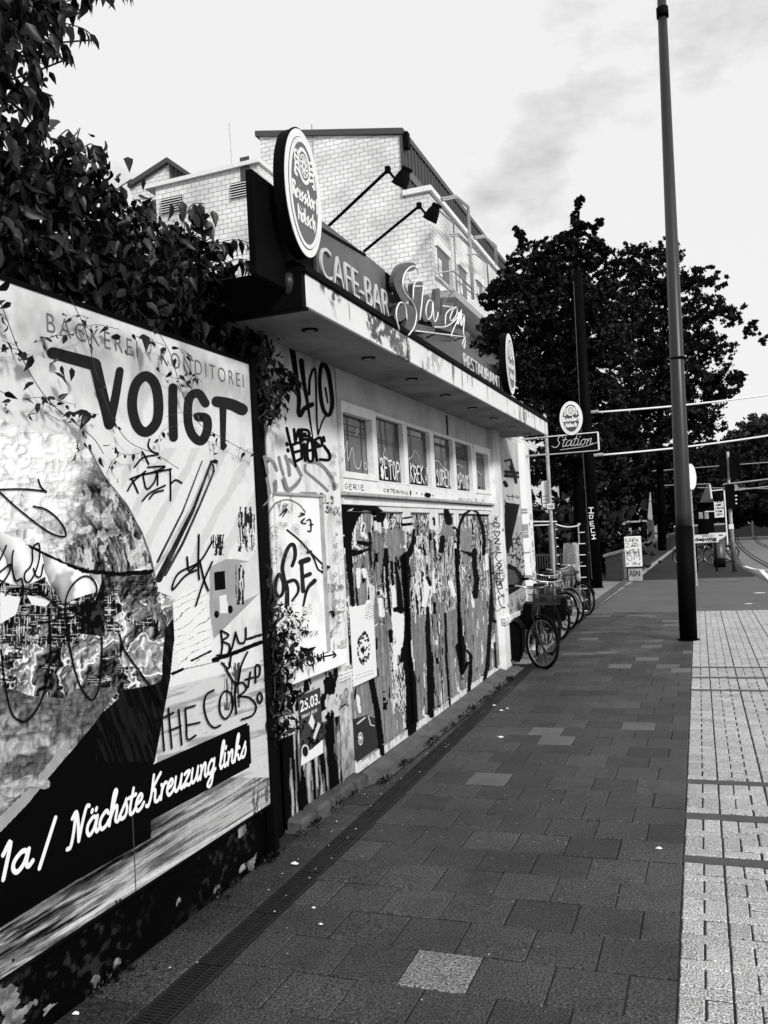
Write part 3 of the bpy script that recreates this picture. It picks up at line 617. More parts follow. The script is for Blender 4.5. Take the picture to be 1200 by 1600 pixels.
WHT = [(c1([(300, 480), (290, 580), (340, 640)]), 8, 5), (c1([(200, 480), (190, 740), (260, 780)]), 4, 3), (c1([(580, 430), (590, 510)]), 7, 7), (c1([(240, 1050), (240, 1250)]), 8, 6), (c1([(310, 1050), (320, 1120)]), 8, 7), (c1([(480, 1200), (490, 1450)]), 4, 4), (c1([(520, 1420), (540, 1600)]), 7, 9), (c1([(675, 1250), (690, 1500)]), 7, 8),
       (c1([(370, 1450), (380, 1600)]), 9, 10), (c1([(180, 1520), (240, 1600)]), 12, 14), (c1([(680, 1560), (700, 1600)]), 10, 8), (c1([(520, 1300), (525, 1340)]), 4, 4), (c1([(1070, 1150), (1090, 1350)]), 7, 5), (c1([(900, 300), (1000, 320)]), 3, 2), (c1([(1000, 800), (1010, 880)]), 4, 4),
       (c2([(560, 80), (560, 400)]), 15, 12), (c2([(520, 350), (520, 560)]), 8, 6), (c2([(640, 600), (620, 940)]), 4, 4), (c2([(400, 540), (405, 610)]), 3, 3), (c2([(500, 60), (510, 250)]), 7, 5), (c2([(170, 820), (190, 960)]), 6, 5),
       (c3([(620, 1280), (640, 1420)]), 4, 4), (c3([(800, 770), (810, 950)]), 5, 5), (c3([(350, 1120), (400, 1280)]), 8, 6), (c3([(80, 1150), (20, 1400)]), 8, 8), (c3([(170, 540), (190, 700)]), 3, 3), (c4([(560, 670), (590, 690)]), 2, 2), (c4([(590, 790), (575, 860)]), 2, 2), (c4([(55, 340), (70, 420)]), 4, 3), (c4([(860, 560), (870, 650)]), 3, 3), (c4([(205, 200), (215, 480)]), 1.5, 1)]
def doorfn(px, py, Y, Z):
    n1 = fbm(Y*13, Z*3.6, 11, 5); n2 = fbm(Y*60, Z*14, 15); n3 = fbm(Y*18, Z*1.0, 19); n4 = fbm(Y*95, Z*34, 27, 3)
    g = .50+.20*(n3-.5)+.22*(n2-.5)+.06*(vn(Y*90, Z*1.2, 4)-.5)+.12*(n4-.5)
    up = ss(Z, .75, 1.5)                                     # torn posters above, plain paint below
    g = np.where((n1 > .69-.06*up), .86+.2*(n2-.5), g)
    g = np.where(fbm(Y*14, Z*5, 31, 5) > .70-.06*up, .05, g)
    crk = (fbm(Y*55, Z*26, 41, 4) > .56) & (up > .3) & (fbm(Y*5, Z*3, 43) > .50)
    g = np.where(crk, np.where(n4 > .5, .03, .9), g)
    z2 = inpoly(px, py, c2([(470, 300), (600, 60), (650, 500), (655, 850), (600, 1000), (500, 900)])); g = np.where(z2, np.where(fbm(Y*70, Z*28, 51) > .53, .22, .84), g)
    z3 = inpoly(px, py, c3([(200, 560), (400, 560), (430, 1450), (290, 1500)])); g = np.where(z3, np.where(fbm(Y*30, Z*11, 53) > .60, .06, np.where(n2 > .54, .8, .5)), g)
    z4 = inpoly(px, py, c1([(930, 620), (1130, 620), (1170, 1600), (960, 1600)])); g = np.where(z4, np.where(fbm(Y*30, Z*11, 57) > .59, .05, np.where(n2 > .47, .88, .55)), g)
    zg = inpoly(px, py, c1([(590, 530), (750, 560), (770, 860), (600, 860)])) | inpoly(px, py, c3([(470, 480), (620, 480), (610, 760), (480, 700)])) | inpoly(px, py, c3([(210, 530), (260, 400), (330, 375), (390, 440), (410, 540)])); g = np.where(zg, .52+.3*(n2-.5), g)
    zc = inpoly(px, py, c1([(600, 250), (700, 250), (700, 360), (600, 330)])); g = np.where(zc, .3, g)
    top = inpoly(px, py, c1([(520, 340), (800, 340), (800, 500), (530, 520)])); g = np.where(top, np.where(n4 > .5, .04, .85), g)
    head = (py < 786+.055*(px-540)+9) & (px > 590); g = np.where(head, np.where(fbm(Y*30, Z*9, 61) > .5, .03, .12), g)
    ps = inpoly(px, py, c2([(100, 1040), (250, 990), (345, 1020), (375, 1290), (158, 1435)])); g = np.where(ps, .21+.06*(n2-.5), g)
    for P, a, b in WHT: g = np.where(sdist(px, py, P, a, b) < -.2+2.2*(n4-.5), .92, g)
    for P, a, b in BLK: g = np.where(sdist(px, py, P, a*1.3, b*1.3) < 1.2*(n4-.5), .012, g)
    g = np.where(ps & (sdist(px, py, c2([(170, 1070), (240, 1015)]), 2.2) < 0), .85, g)
    g = np.where(ps & (sdist(px, py, c2([(270, 1000), (290, 1080), (325, 1090)]), 1.4) < 0), .85, g)
    el = np.hypot((px-c2([(197, 1210)])[0][0])/3.8, (py-c2([(197, 1210)])[0][1])/10); g = np.where((el < 1) & ((el > .8) | (n4 > .5) & (el < .65)), .9, g)
    return g
ed = [541, 586, 594, 630, 641, 671.5, 684.5, 709, 716, 764.5]
Yd = [xw(e) for e in ed]; Z0, Z1 = .052, 1.945
def stilefn(px, py, Y, Z):
    g = doorfn(px, py, Y, Z); bottom = Z < .115
    blk = np.zeros(px.shape, bool)
    for P, a, b in BLK: blk |= sdist(px, py, P, a, b) < 0
    hi = (py < 760+.16*(px-530)+52) ; hi2 = Z > 1.80-.12*fbm(Y*30, Y*0, 5)
    g = np.where(hi2 & ~blk, .93-.1*fbm(Y*30, Z*8, 3), g)
    return np.where(bottom & ~blk, .86-.25*ss(fbm(Y*20, Z*20, 9), .5, .7), g)
leafs = [(Yd[0], Yd[1]), (Yd[2], Yd[3]), (Yd[4], Yd[5]), (Yd[6], Yd[7]), (Yd[8], Yd[9])]
names = ['leftmost door leaf with a white poster over a grey one', 'second door leaf with dripping black spray', 'third door leaf with torn paper strips', 'fourth door leaf with a grey sprayed arch', 'rightmost door leaf with a tall black arch']
st = [YD0]+[None]*4+[YD1]
mids = [(Yd[1]+Yd[2])/2, (Yd[3]+Yd[4])/2, (Yd[5]+Yd[6])/2, (Yd[7]+Yd[8])/2]
for i, (a, b) in enumerate(leafs):
    l0 = YD0 if i == 0 else mids[i-1]+.003; l1 = YD1 if i == 4 else mids[i]-.003
    dl = board('door', XF-.02, a, b, Z0+.07, 1.90, doorfn, .012, .8, pub, 'peel'); tag(dl, names[i])
    board('stile', XF, l0, a, Z0, Z1, stilefn, .03, .8, dl, 'peel'); board('stile', XF, b, l1, Z0, Z1, stilefn, .03, .8, dl, 'peel')
    board('rail', XF+.001, a, b, Z0, Z0+.07, stilefn, .03, 1., dl, 'peel'); board('rail', XF+.001, a, b, 1.905, Z1, stilefn, .03, 1., dl, 'peel')
# head rail, drip moulding and the row of windows over the doors
fr = MB(); fr.box(XF-.04, XF+.012, YD0, YD1+.02, 1.948, 2.0, .004); fr.build('door_head', M['frame'], pub)
MB().box(XF-.04, XF+.05, YD0-.02, YD1+.06, 2.012, 2.035, .004).build('drip_moulding', M['post'], pub)
MB().box(XF-.02, XF+.022, YD0, YD1+.02, 2.037, 2.135, .004).build('transom_board', M['frame'], pub)
tb = PxInk(XF+.022, .001)
for s_, x0, y0, x1, y1, h, w, sd in [('GERIE', 538, 764, 570, 766, 8, 1.2, 40), ('OSTERNNC', 598, 768, 638, 773, 5, .9, 41), ('SKNOC', 715, 782, 738, 784, 4, .6, 42), ('ZIX', 742, 783, 756, 784, 3, .5, 43)]: tagpx(tb, s_, x0, y0, x1, y1, h, w, None, .4, sd)
tb.px([(642, 767), (642, 773)], 1.6); tb.px([(651, 770), (652, 770)], 1.4); tb.px([(659, 772), (660, 772)], 1.4); tb.px([(667, 773), (670, 774)], 7, smooth=False); tb.px([(676, 774), (677, 774)], 1.2)
tb.build('graffiti', 'ink', pub)
win = [(531, 578), (587, 627), (635, 670), (677, 706), (710, 734), (740, 760)]
wm = [(654, 700)]
yo = lambda px, py: float(ax(px, py, XF)[1])
wy = [(yo(532, 700), yo(578, 710)), (yo(587, 712), yo(629, 722)), (yo(635, 722), yo(671, 730)), (yo(677, 731), yo(707, 737)), (yo(711, 738), yo(736, 743)), (yo(741, 744), yo(760.5, 747))]
bot, topz = 2.15, 2.66
words = ['', '3ETOP', 'KREK', 'SOREN', 'SPOOK', '']
wl_ = ['leftmost window pane with scratched white squiggles', 'window pane scrawled 3ETOP', 'window pane scrawled KREK', 'window pane scrawled SØREN', 'window pane scrawled SPOOK', 'rightmost narrow window pane']
for i, (a, b) in enumerate(wy):
    casement = i in (0, 5); f_ = MB(); l0 = YD0 if i == 0 else (wy[i-1][1]+a)/2+.001; l1 = YD1+.02 if i == 5 else (b+wy[i+1][0])/2-.001
    t = .012 if casement else 0.; zz0, zz1 = 2.137, topz+.03; w0 = .2 if False else 0
    g0, g1 = bot+(.035 if casement else .0), topz-(.05 if casement else .0)
    X0, X1 = XF-.05, XF+.018+t
    f_.box(X0, X1, l0, a, zz0, zz1, .003).box(X0, X1, b, l1, zz0, zz1, .003).box(X0, X1-.001, a, b, zz0, g0, .003).box(X0, X1-.001, a, b, g1, zz1, .003)
    wd = f_.build('window', M['frame'], pub); tag(wd, wl_[i])
    MB().box(XF-.03, XF-.024, a, b, g0, g1).build('pane', M['glass'], wd)
    # building reflections painted as grey patches and bars over the panes
    ib = MB(); R = random.Random(20+i); hgt = g1-g0
    k0 = [.35, .62, .72, .12, .1, .2][i]
    ib.box(XF-.0235, XF-.021, a+.02, b-(b-a)*[.05, .28, .12, .25, .12, .1][i], g0+hgt*[.02, .28, .38, .22, .16, .1][i], g1-hgt*[.06, .22, .16, .42, .34, .05][i]); 
    ib.build('reflection_patch', M['board'], wd)
    la = MB()
    for k in range(3):
        z_ = g0+hgt*R.uniform(.1, .9); la.box(XF-.0205, XF-.019, a+.01, b-.01, z_, z_+.008)
    for k in range(2): y_ = a+(b-a)*R.uniform(.15, .85); la.box(XF-.0185, XF-.0175, y_, y_+.012, g0+.01, g1-.01)
    la.build('reflection_bars', M['reflection_bars'], wd)
    ik = Ink((XF-.016, a, g0), (0, 1, 0), (0, 0, 1), (1, 0, 0), .001)
    wdt = b-a
    if words[i]:
        n = len(words[i])+(1 if i == 2 else 0)
        caps(ik, words[i], lambda x, y: (wdt*(.20+.74*x/n), .03+.15*y), .016, .25, True, i)
        if i == 1: ik.stroke([(wdt*.24, .10), (wdt*.26, .06)], .045)
        if i == 3: ik.stroke([(wdt*.34, .02), (wdt*.50, .2)], .008)
        if i == 2:
            caps(ik, 'AB', lambda x, y: (wdt*(.85+.1*y*0+.06*x), .05+.06*y+.07*(x > 1)), .008, .2, True, 3)
    sq = [[(.15, .25), (.3, .55), (.28, .2), (.45, .45), (.5, .15), (.65, .1), (.75, .25)], [(.1, .5), (.25, .3), (.42, .55), (.5, .28), (.65, .3)], [(.1, .42), (.3, .5), (.45, .62), (.6, .5)], [(.1, .5), (.35, .52), (.6, .4), (.75, .55)], [(.1, .5), (.3, .55), (.6, .5)], [(.3, .15), (.4, .5), (.7, .4), (.75, .6)]][i]
    ik.stroke([(u*wdt, v*hgt) for u, v in sq], .006)
    if i == 0:
        ik.stroke([(.83*wdt, .2*hgt), (.87*wdt, .1*hgt), (.93*wdt, .13*hgt), (.9*wdt, .22*hgt), (.83*wdt, .2*hgt)], .006)
        for k in range(4): ik.stroke([((.58+.04*(k % 2))*wdt, (.68+k*.03)*hgt), ((.66+.02*(k % 2))*wdt, (.74+k*.03)*hgt)], .006)
    ik.build('scrawl', 'chalk', wd)
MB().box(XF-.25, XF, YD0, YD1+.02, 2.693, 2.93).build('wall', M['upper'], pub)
MB().box(XF-.02, XF+.012, 8.43, 8.47, 2.70, 2.90).build('downpipe_stub', M['dark'], pub)
# pilaster and the return beyond it
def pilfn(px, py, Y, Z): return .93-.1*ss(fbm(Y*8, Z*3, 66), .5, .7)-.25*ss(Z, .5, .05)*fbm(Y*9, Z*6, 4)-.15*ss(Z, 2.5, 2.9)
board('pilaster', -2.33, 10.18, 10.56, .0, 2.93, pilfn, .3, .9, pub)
MB().box(-2.34, -2.30, 10.17, 10.58, .585, .60).box(-2.34, -2.295, 10.17, 10.59, .605, .645, .004).box(-2.34, -2.30, 10.17, 10.58, .65, .665).build('string_course', M['frame'], pub)
pi_ = PxInk(-2.33, .002)
X1_ = [c3([(900, 300), (935, 345)]), c3([(940, 300), (900, 340)]), c3([(895, 370), (960, 385), (955, 440)]), c3([(890, 385), (895, 425), (960, 420)]), c3([(890, 485), (970, 490), (930, 545), (890, 490)]), c3([(890, 570), (960, 580), (905, 630), (980, 640)]), c3([(915, 670), (965, 710)]), c3([(960, 670), (920, 710)]),
       c3([(985, 745), (930, 750), (920, 820), (960, 860), (985, 840)]), c3([(925, 880), (975, 880), (985, 920), (925, 910)]), c3([(975, 935), (940, 940), (1000, 975)]), c3([(925, 1010), (1010, 1000)]), c3([(965, 970), (970, 1060)]), c3([(920, 1070), (1015, 1080)]), c3([(925, 1110), (935, 1180), (960, 1250), (1000, 1290)]), c3([(980, 1110), (1000, 1180)]), c3([(925, 1110), (1010, 1100)]), c3([(940, 1200), (1000, 1190)]), c3([(950, 1290), (965, 1380), (1000, 1430), (1035, 1435)])]
for P in X1_: pi_.px(P, 1.5)
pi_.build('graffiti', 'ink', pub)
def retfn(px, py, Y, Z):
    g = .72-.2*fbm(Y*6, Z*2, 70)+.1*(Z > 1.9)
    f = crop(760, 680, 4.21)
    for P, a, b in [(f([(120, 170), (160, 160), (180, 230)]), 3, 4), (f([(165, 210), (185, 260), (195, 310)]), 8, 5), (f([(125, 265), (220, 275)]), 6, 4), (f([(125, 240), (210, 250)]), 5, 5), (f([(120, 310), (130, 330)]), 6, 7),
                    (f([(130, 400), (215, 410)]), 1.2, 1.2), (f([(140, 390), (150, 425)]), 1.2, 1), (f([(170, 390), (175, 425)]), 1.2, 1), (f([(195, 395), (205, 420)]), 1.2, 1), (f([(215, 400), (215, 420)]), 1.2, 1),
                    (f([(145, 790), (190, 790), (220, 830), (205, 870)]), 2.2, 1.5), (f([(190, 640), (230, 720)]), 1, 1), (f([(230, 640), (170, 740)]), 1, 1), (f([(200, 700), (240, 740)]), 1, 1), (f([(225, 710), (245, 760)]), 1, 1)]:
        g = np.where(sdist(px, py, P, a, b) < 0, .02, g)
    bp = f([(120, 440), (220, 455), (150, 760), (120, 760)]); g = np.where(inpoly(px, py, bp), .02, g)
    b2 = f([(140, 840), (200, 870), (255, 940), (220, 1010), (140, 1055)]); g = np.where(inpoly(px, py, b2), .02, g)
    b3 = f([(140, 880), (185, 890), (215, 950), (195, 1000), (140, 1010)]); g = np.where(inpoly(px, py, b3), .3, g)
    g = np.where((fbm(Y*9, Z*30, 77) > .62) & (Z < 1.6), .1, g)
    return g
board('wall', -2.44, 10.56, 12.2, .0, 2.93, retfn, .2, .7, pub)
MB().box(-2.44, -2.40, 10.6, 12.2, .56, .62, .006).build('string_course', M['frame'], pub)
board('pilaster', -2.36, 12.2, 12.62, .0, 2.93, lambda px, py, Y, Z: .93-.35*(fbm(Y*12, Z*12, 80) > .6)*(Z < 2), .25, .9, pub)
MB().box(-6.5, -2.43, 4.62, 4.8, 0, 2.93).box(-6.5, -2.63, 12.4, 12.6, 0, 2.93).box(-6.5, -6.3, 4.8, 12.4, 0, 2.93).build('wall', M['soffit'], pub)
# canopy: roof slab, soffit, fascia with stains, dark cap, round lights
MB().box(-6.8, -1.90, 4.06, 11.33, 2.96, 3.09).build('roof', M['dark'], pub)
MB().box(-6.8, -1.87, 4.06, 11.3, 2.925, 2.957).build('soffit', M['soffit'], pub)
def fascfn(px, py, Y, Z):
    g = .94-.06*fbm(Y*5, Z*9, 91); s_ = fbm(Y*2.6, Z*2.4, 93)
    g = g-.55*ss(s_, .53, .62)*ss(Y, 7.2, 5.0)*ss(fbm(Y*20, Z*22, 95), .38, .55)
    g = g-.4*ss(fbm(Y*14, Z*2, 97), .66, .72)-.5*(np.abs(Y-9.55) < .012)
    return np.where((np.abs(Y-9.75) < .18) & (fbm(Y*20, Z*9, 4) > .5), .5, g)
board('fascia', -1.85, 4.03, 11.3, 2.905, 3.075, fascfn, .02, .8, pub)
MB().box(-1.875, -1.835, 4.0, 11.35, 3.078, 3.112, .004).box(-1.89, -1.85, 4.0, 11.35, 3.113, 3.13, .003).build('roof_edge', M['black'], pub)
MB().box(-3.2, -1.855, 3.985, 4.055, 2.89, 3.105, .004).build('canopy_end', M['black'], pub)
MB().tube([(-1.93, 4.0, 3.07), (-1.93, 3.99, 3.03), (-1.935, 4.0, 2.985), (-1.94, 4.02, 2.96)], [.03, .035, .025, .01], 12).build('gutter_outlet', M['dark'], pub, True)
for k in range(8):
    yy = 4.55+k*.93
    lt = MB().disc((-2.08, yy, 2.926), (1, 0, 0), (0, 1, 0), .048, .048, (0, 0, -.008), 24).build('soffit_light', M['black'], pub)
    MB().disc((-2.08, yy, 2.917), (1, 0, 0), (0, 1, 0), .03, .03, (0, 0, -.002), 20).build('lens', M['lens'], lt)

# posters
def poster(label, X, q, gfn, extra=None):
    ys = [ax(x, y, X)[1] for x, y in q]; zs = [ax(x, y, X)[2] for x, y in q]
    t = thing('poster', (X, min(ys), min(zs)), label, 'poster')
    board('sheet', X, min(ys), max(ys), min(zs), max(zs), gfn, .0015, .7, t)
    return t, min(ys), max(ys), min(zs), max(zs)
def p1(px, py, Y, Z):
    f = c2; cx, cy = f([(225, 370)])[0]; d = np.hypot((px-cx)/10.5, (py-cy)/27); n = fbm(px*.35, py*.28, 101)
    g = .93+0*px; g = np.where((d < 1) & (n > .40+.25*d), .03, g); g = np.where((np.abs(d-.85) < .12) & (n > .45), .03, g)
    for k in range(2):
        P = f([(150, 630+k*30), (315, 575+k*30)]); g = np.where((sdist(px, py, P, .7) < 0) & (vn(px*2, py, 5) > .35), .3, g)
    g = np.where((px > f([(240, 0)])[0][0]) & (py < f([(0, 110)])[0][1]) & (np.sin((py+.4*px)*1.6) > .6) & (vn(px*1.5, py, 3) > .4), .3, g)
    return g
t, a, b, c, d_ = poster('white poster with a black blotched face on the leftmost door leaf', XF+.003, c2([(100, 0), (318, 0), (332, 640), (130, 640)]), p1)
def p2(px, py, Y, Z):
    f = cC; g = .24+.05*fbm(px*.2, py*.2, 5); n = fbm(px*.3, py*.2, 103)
    g = np.where((n > .52) & (py > f([(0, 600)])[0][1]), .03, g)
    g = np.where(inpoly(px, py, f([(310, 650), (335, 570), (360, 640), (345, 700)])), .9, g)
    g = np.where(inpoly(px, py, f([(345, 760), (385, 640), (405, 660), (360, 780)])), .85, g)
    g = np.where(inpoly(px, py, f([(250, 985), (256, 900), (340, 850), (425, 775), (425, 885)])), .93, g)
    el = np.hypot((px-f([(285, 870)])[0][0])/6, (py-f([(285, 870)])[0][1])/11); g = np.where((el < 1), np.where(el > .75, .85, .12), g)
    return g
t, a, b, c, d_ = poster('torn grey event poster reading 25.03. on the wall below the sill', XF+.004, cC([(240, 440), (402, 380), (420, 880), (255, 985)]), p2)
zt = ax(*cC([(330, 480)])[0], XF)[2]
text('25.03.', 'lettering', a+.02, b-.02, zt-.035, zt+.035, (XF+.0045, 0, 0), (0, 1, 0), (0, 0, 1), (1, 0, 0), .001, 'chalk', t, offset=.02)
ik = Ink((XF+.0045, a, 0), (0, 1, 0), (0, 0, 1), (1, 0, 0), .001)
caps(ik, 'SUBRADIO OPENER', lambda x, y: (.03+.015*x, zt-.075+.018*y), .003, .1, False, 2); ik.build('lettering', 'chalk', t)

# ================================================================== SIGNS ON THE ROOF
XS = -1.92
sg = thing('roof_sign', (XS, 6.5, 3.13), 'long metal sign band on the canopy roof, lettered CAFE-BAR and RESTAURANT', 'sign')
def bx(x0, x1, y0, y1, z0, z1, n, m): return MB().box(x0, x1, y0, y1, z0, z1, .003).build(n, M[m], sg)
bx(XS-.05, XS-.015, 3.66, 4.33, 2.99, 3.50, 'end_panel', 'black')
MB().loft([[(XS-.04, 4.335, 3.135), (XS, 4.335, 3.135), (XS, 4.335, 3.50), (XS-.04, 4.335, 3.50)], [(XS-.04, 5.46, 3.135), (XS, 5.46, 3.135), (XS, 5.46, 3.495), (XS-.04, 5.46, 3.495)]]).build('panel', M['signg'], sg)
MB().loft([[(XS-.05, 4.34, 3.43), (XS+.006, 4.34, 3.43), (XS+.006, 4.34, 3.447), (XS-.05, 4.34, 3.447)], [(XS-.05, 5.1, 3.485), (XS+.006, 5.1, 3.485), (XS+.006, 5.1, 3.5), (XS-.05, 5.1, 3.5)]]).build('trim', M['black'], sg)
bx(XS-.04, XS-.012, 5.465, 9.2, 3.135, 3.38, 'panel', 'signd')
bx(XS-.04, XS-.01, 5.465, 5.62, 3.381, 3.5, 'panel', 'black')
bx(XS-.008, XS+.03, 4.0, 9.6, 3.131, 3.15, 'ledge', 'black')
u0 = float(ax(499, 420, XS)[1]); u1 = float(ax(606, 480, XS)[1])
text('CAFE-BAR', 'lettering', u0, u1, 3.165, 3.345, (XS+.001, 0, 0), (0, 1, 0), (0, 0, 1), (1, 0, 0), .012, 'pale', sg, offset=-.01)
u0 = float(ax(726, 575, XS)[1]); u1 = float(ax(782, 600, XS)[1])
text('RESTAURANT', 'lettering', u0, u1, 3.165, 3.30, (XS-.011, 0, 0), (0, 1, 0), (0, 0, 1), (1, 0, 0), .012, 'pale', sg, offset=-.005)

def oval(loc, U, N, a, b, depth, label, s=1., grey='mid'):
    """oval illuminated brewery sign: box, white face, rings, crest and blackletter words"""
    t = thing('oval_sign', loc, label, 'sign', 'oval brewery signs'); O = np.array(loc, float); U = np.array(U, float); N = np.array(N, float); V = np.array((0, 0, 1.))
    MB().disc(O-N*depth, U, V, a*.985, b*.985, N*depth*.97, 48).build('case', M['black'], t)
    MB().disc(O-N*.002, U, V, a, b, N*.012, 56).build('rim', M['black'], t)
    MB().disc(O+N*.0095, U, V, a*.965, b*.975, N*.004, 56).build('face', M['white'], t)
    MB().disc(O+N*.0115, U, V, a*.80, b*.86, N*.004, 56).build('ring', M['black' if s == 1 else 'white'], t)
    MB().disc(O+N*.0135, U, V, a*.785, b*.85, N*.004, 56).build('ring', M['white'], t)
    MB().disc(O+N*.0155, U, V, a*.68, b*.78, N*.004, 56).build('field', M[grey], t)
    ik = Ink(O+N*.0195, U, V, N, .0005); el = lambda r, q, cy: [(r*a*math.cos(k*math.pi/9), cy*b+q*b*math.sin(k*math.pi/9)) for k in range(19)]
    ik.stroke(el(.30, .25, .42), .020*b/.33*s); 
    ik.stroke(el(.21, .17, .42), .007*b/.33); ik.stroke(el(.07, .06, .42), .012*b/.33)
    for k in range(10):
        q = 2*math.pi*k/10; ik.stroke([(.1*a*math.cos(q), .42*b+.09*b*math.sin(q)), (.17*a*math.cos(q+.4), .42*b+.15*b*math.sin(q+.4))], .010*b/.33)
    for sx in (-1, 1):
        for k in range(4):
            yy = (.52-.09*k)*b; ik.stroke([(sx*.28*a, yy), (sx*(.40+.05*(k % 2))*a, yy+.05*b), (sx*.50*a, yy-.02*b), (sx*.40*a, yy-.06*b)], .014*b/.33)
        ik.stroke([(sx*.5*a, .3*b), (sx*.55*a, .2*b), (sx*.45*a, .16*b)], .01*b/.33)
    ik.build('crest', 'white', t)
    ik = Ink(O+N*.0195, U, V, N, .0005); nib = (.75, .66)
    write(ik, 'Reissdorf', BLACKL, -.66*a, -.17*b, .15*b, .020*b/.33*1.1*s, 0, nib, 1.40*a)
    write(ik, 'Kölsch', BLACKL, -.44*a, -.50*b, .15*b, .020*b/.33*1.1*s, 0, nib, .92*a)
    ik.build('lettering', 'white', t); return t
oc = ax(471.5, 303, -1.84)
cc = ax(471.5, 303, -1.84)
oval(cc, (0, 1, 0), (1, 0, 0), .222, .335, .05, 'large oval brewery sign above the CAFE-BAR lettering, seen at an angle')
c2_ = ax(796, 569, -1.84)
o2 = oval(c2_, (0, 1, 0), (1, 0, 0), .222, .33, .06, 'narrow white oval brewery sign at the far end of the roof, seen almost edge on')
MB().box(-1.99, -1.87, c2_[1]-.03, c2_[1]+.03, 3.1, c2_[2]-.32).build('bracket', M['frame'], o2)

# neon script sign with metal letter plates behind it
ns = thing('neon_sign', (-1.86, 6.3, 3.15), 'bare neon script reading Station on rounded grey metal letter plates on the roof edge', 'sign')
cN = crop(580, 380, 5.4545); pl = PxInk(-1.87, 0); tu = MB()
for P, w, w1 in [([(345, 200), (275, 215), (235, 330), (290, 460)], 75, 85), ([(240, 620), (300, 560), (350, 640), (330, 740)], 95, 100), ([(375, 360), (385, 560)], 50, 50), ([(420, 350), (400, 640)], 62, 50), ([(450, 480), (470, 640)], 70, 60), ([(470, 470), (520, 640)], 60, 70), ([(570, 400), (560, 700)], 34, 60),
                 ([(625, 470), (620, 700)], 30, 60), ([(685, 525), (660, 700)], 36, 50), ([(560, 640), (690, 650)], 60, 40), ([(740, 750), (820, 780)], 46, 46), ([(320, 700), (520, 740)], 60, 50), ([(540, 690), (720, 750)], 50, 40)]:
    pl.px(P, w, w1, True, cN, 5.4545, .035)
pl.build('letter_plate', 'plate', ns)
for P in [[(318, 785), (368, 710), (385, 600), (350, 500), (290, 430), (268, 340), (290, 250), (350, 197), (392, 225), (402, 310), (330, 318), (325, 250)], [(240, 740), (215, 640), (217, 560), (250, 505), (290, 540), (305, 660)],
          [(355, 480), (370, 340), (440, 335), (435, 460), (415, 655)], [(370, 368), (440, 366)], [(525, 500), (490, 490), (465, 570), (480, 650), (515, 610), (525, 500), (535, 665), (560, 640), (570, 590)], [(610, 535), (690, 545)], [(700, 545), (640, 600), (630, 700)],
          [(380, 748), (560, 770), (800, 800)], [(540, 715), (640, 710), (720, 650), (770, 570)], [(700, 560), (670, 640), (690, 660), (730, 600), (725, 545), (705, 560)], [(770, 580), (690, 760), (680, 800)], [(745, 590), (735, 700), (770, 600), (760, 700)],
          [(795, 620), (770, 610), (765, 710), (795, 620), (785, 760), (800, 830), (790, 900), (778, 850), (800, 800)]]:
    Q = catmull([ax(*p, -1.825) for p in cN(P)], 4); tu.tube(Q, .0058, 6)
tu.build('neon_tube', M['neon'], ns, True)
mb = MB()
for p in [(390, 748), (560, 770), (790, 800), (300, 740)]:
    q = ax(*cN([p])[0], -1.83); mb.tube([q, q+np.array([-.09, 0, -.02])], .006, 6)
mb.build('standoff', M['dark'], ns)

# two floodlights on arms
for (b0, tip, Y, lab) in [((522, 345), (606, 266), 4.6, 'black floodlight on the upper of two slanting arms over the roof sign'), ((577, 386), (655, 322), 5.1, 'black floodlight on the lower arm, next to the neon script')]:
    a = ay(*b0, Y); b = ay(*tip, Y); t = thing('floodlight', a, lab, 'spotlight', 'floodlights over the roof sign')
    MB().tube([a-(b-a)*.12, b], .0095, 8).build('arm', M['black'], t)
    MB().tube([b, b+np.array([.035, .01, -.05])], .008, 6).box(b[0]-.014, b[0]+.014, b[1]-.014, b[1]+.014, b[2]-.014, b[2]+.02).build('knuckle', M['black'], t)
    c = b+np.array([.075, .02, -.06]); n = np.array([-.55, .1, -.83]); n /= np.linalg.norm(n); u = np.cross(n, (0, 1, 0)); u /= np.linalg.norm(u); v = np.cross(n, u)
    R_ = lambda s, d: [c+n*d+u*s*.038*i+v*s*.031*j for i, j in ((-1, -1), (1, -1), (1, 1), (-1, 1))]
    MB().loft([R_(.55, -.05), R_(.8, -.02), R_(1, .03), R_(1, .04)]).build('housing', M['black'], t)
    mb = MB()
    for i in range(-2, 3): mb.prism([c+u*.012*i-n*.05+v*.02, c+u*.012*i-n*.05-v*.02, c+u*.012*i-n*.07-v*.016, c+u*.012*i-n*.07+v*.016], u*.004)
    mb.build('cooling_fin', M['black'], t)

# projecting sign over the pavement: beam, Station box and oval
YP = 12.35
pb = thing('projecting_sign', (-2.3, YP, 2.8), 'black box sign reading Station in thin script, projecting from the pub corner on white rails', 'sign')
A = lambda x, y: ay(x, y, YP)
q0, q1, q2, q3 = A(857, 683), A(933, 676), A(935, 703), A(859, 709)
zb, zt_ = (q2[2]+q3[2])/2, (q0[2]+q1[2])/2; x0_, x1_ = q0[0], q1[0]
MB().box(x0_, x1_, YP, YP+.08, zb, zt_, .003).build('box', M['black'], pb)
MB().box(x0_-.02, x1_+.012, YP-.004, YP+.084, zt_+.001, zt_+.014).box(x1_+.001, x1_+.014, YP-.004, YP+.084, zb, zt_).box(x0_-.02, x1_, YP+.0, YP+.08, zb-.008, zb-.001).build('rail', M['frame'], pb)
MB().tube([(-2.40, YP+.04, zt_+.005), (x0_, YP+.04, zt_+.005)], .013, 8).tube([(-2.36, YP+.04, zb+.0), (x0_, YP+.04, zb+.0)], .013, 8).tube([(-2.38, YP+.04, zb), (-2.35, YP+.04, zb)], .03, 10).build('bracket', M['post'], pb)
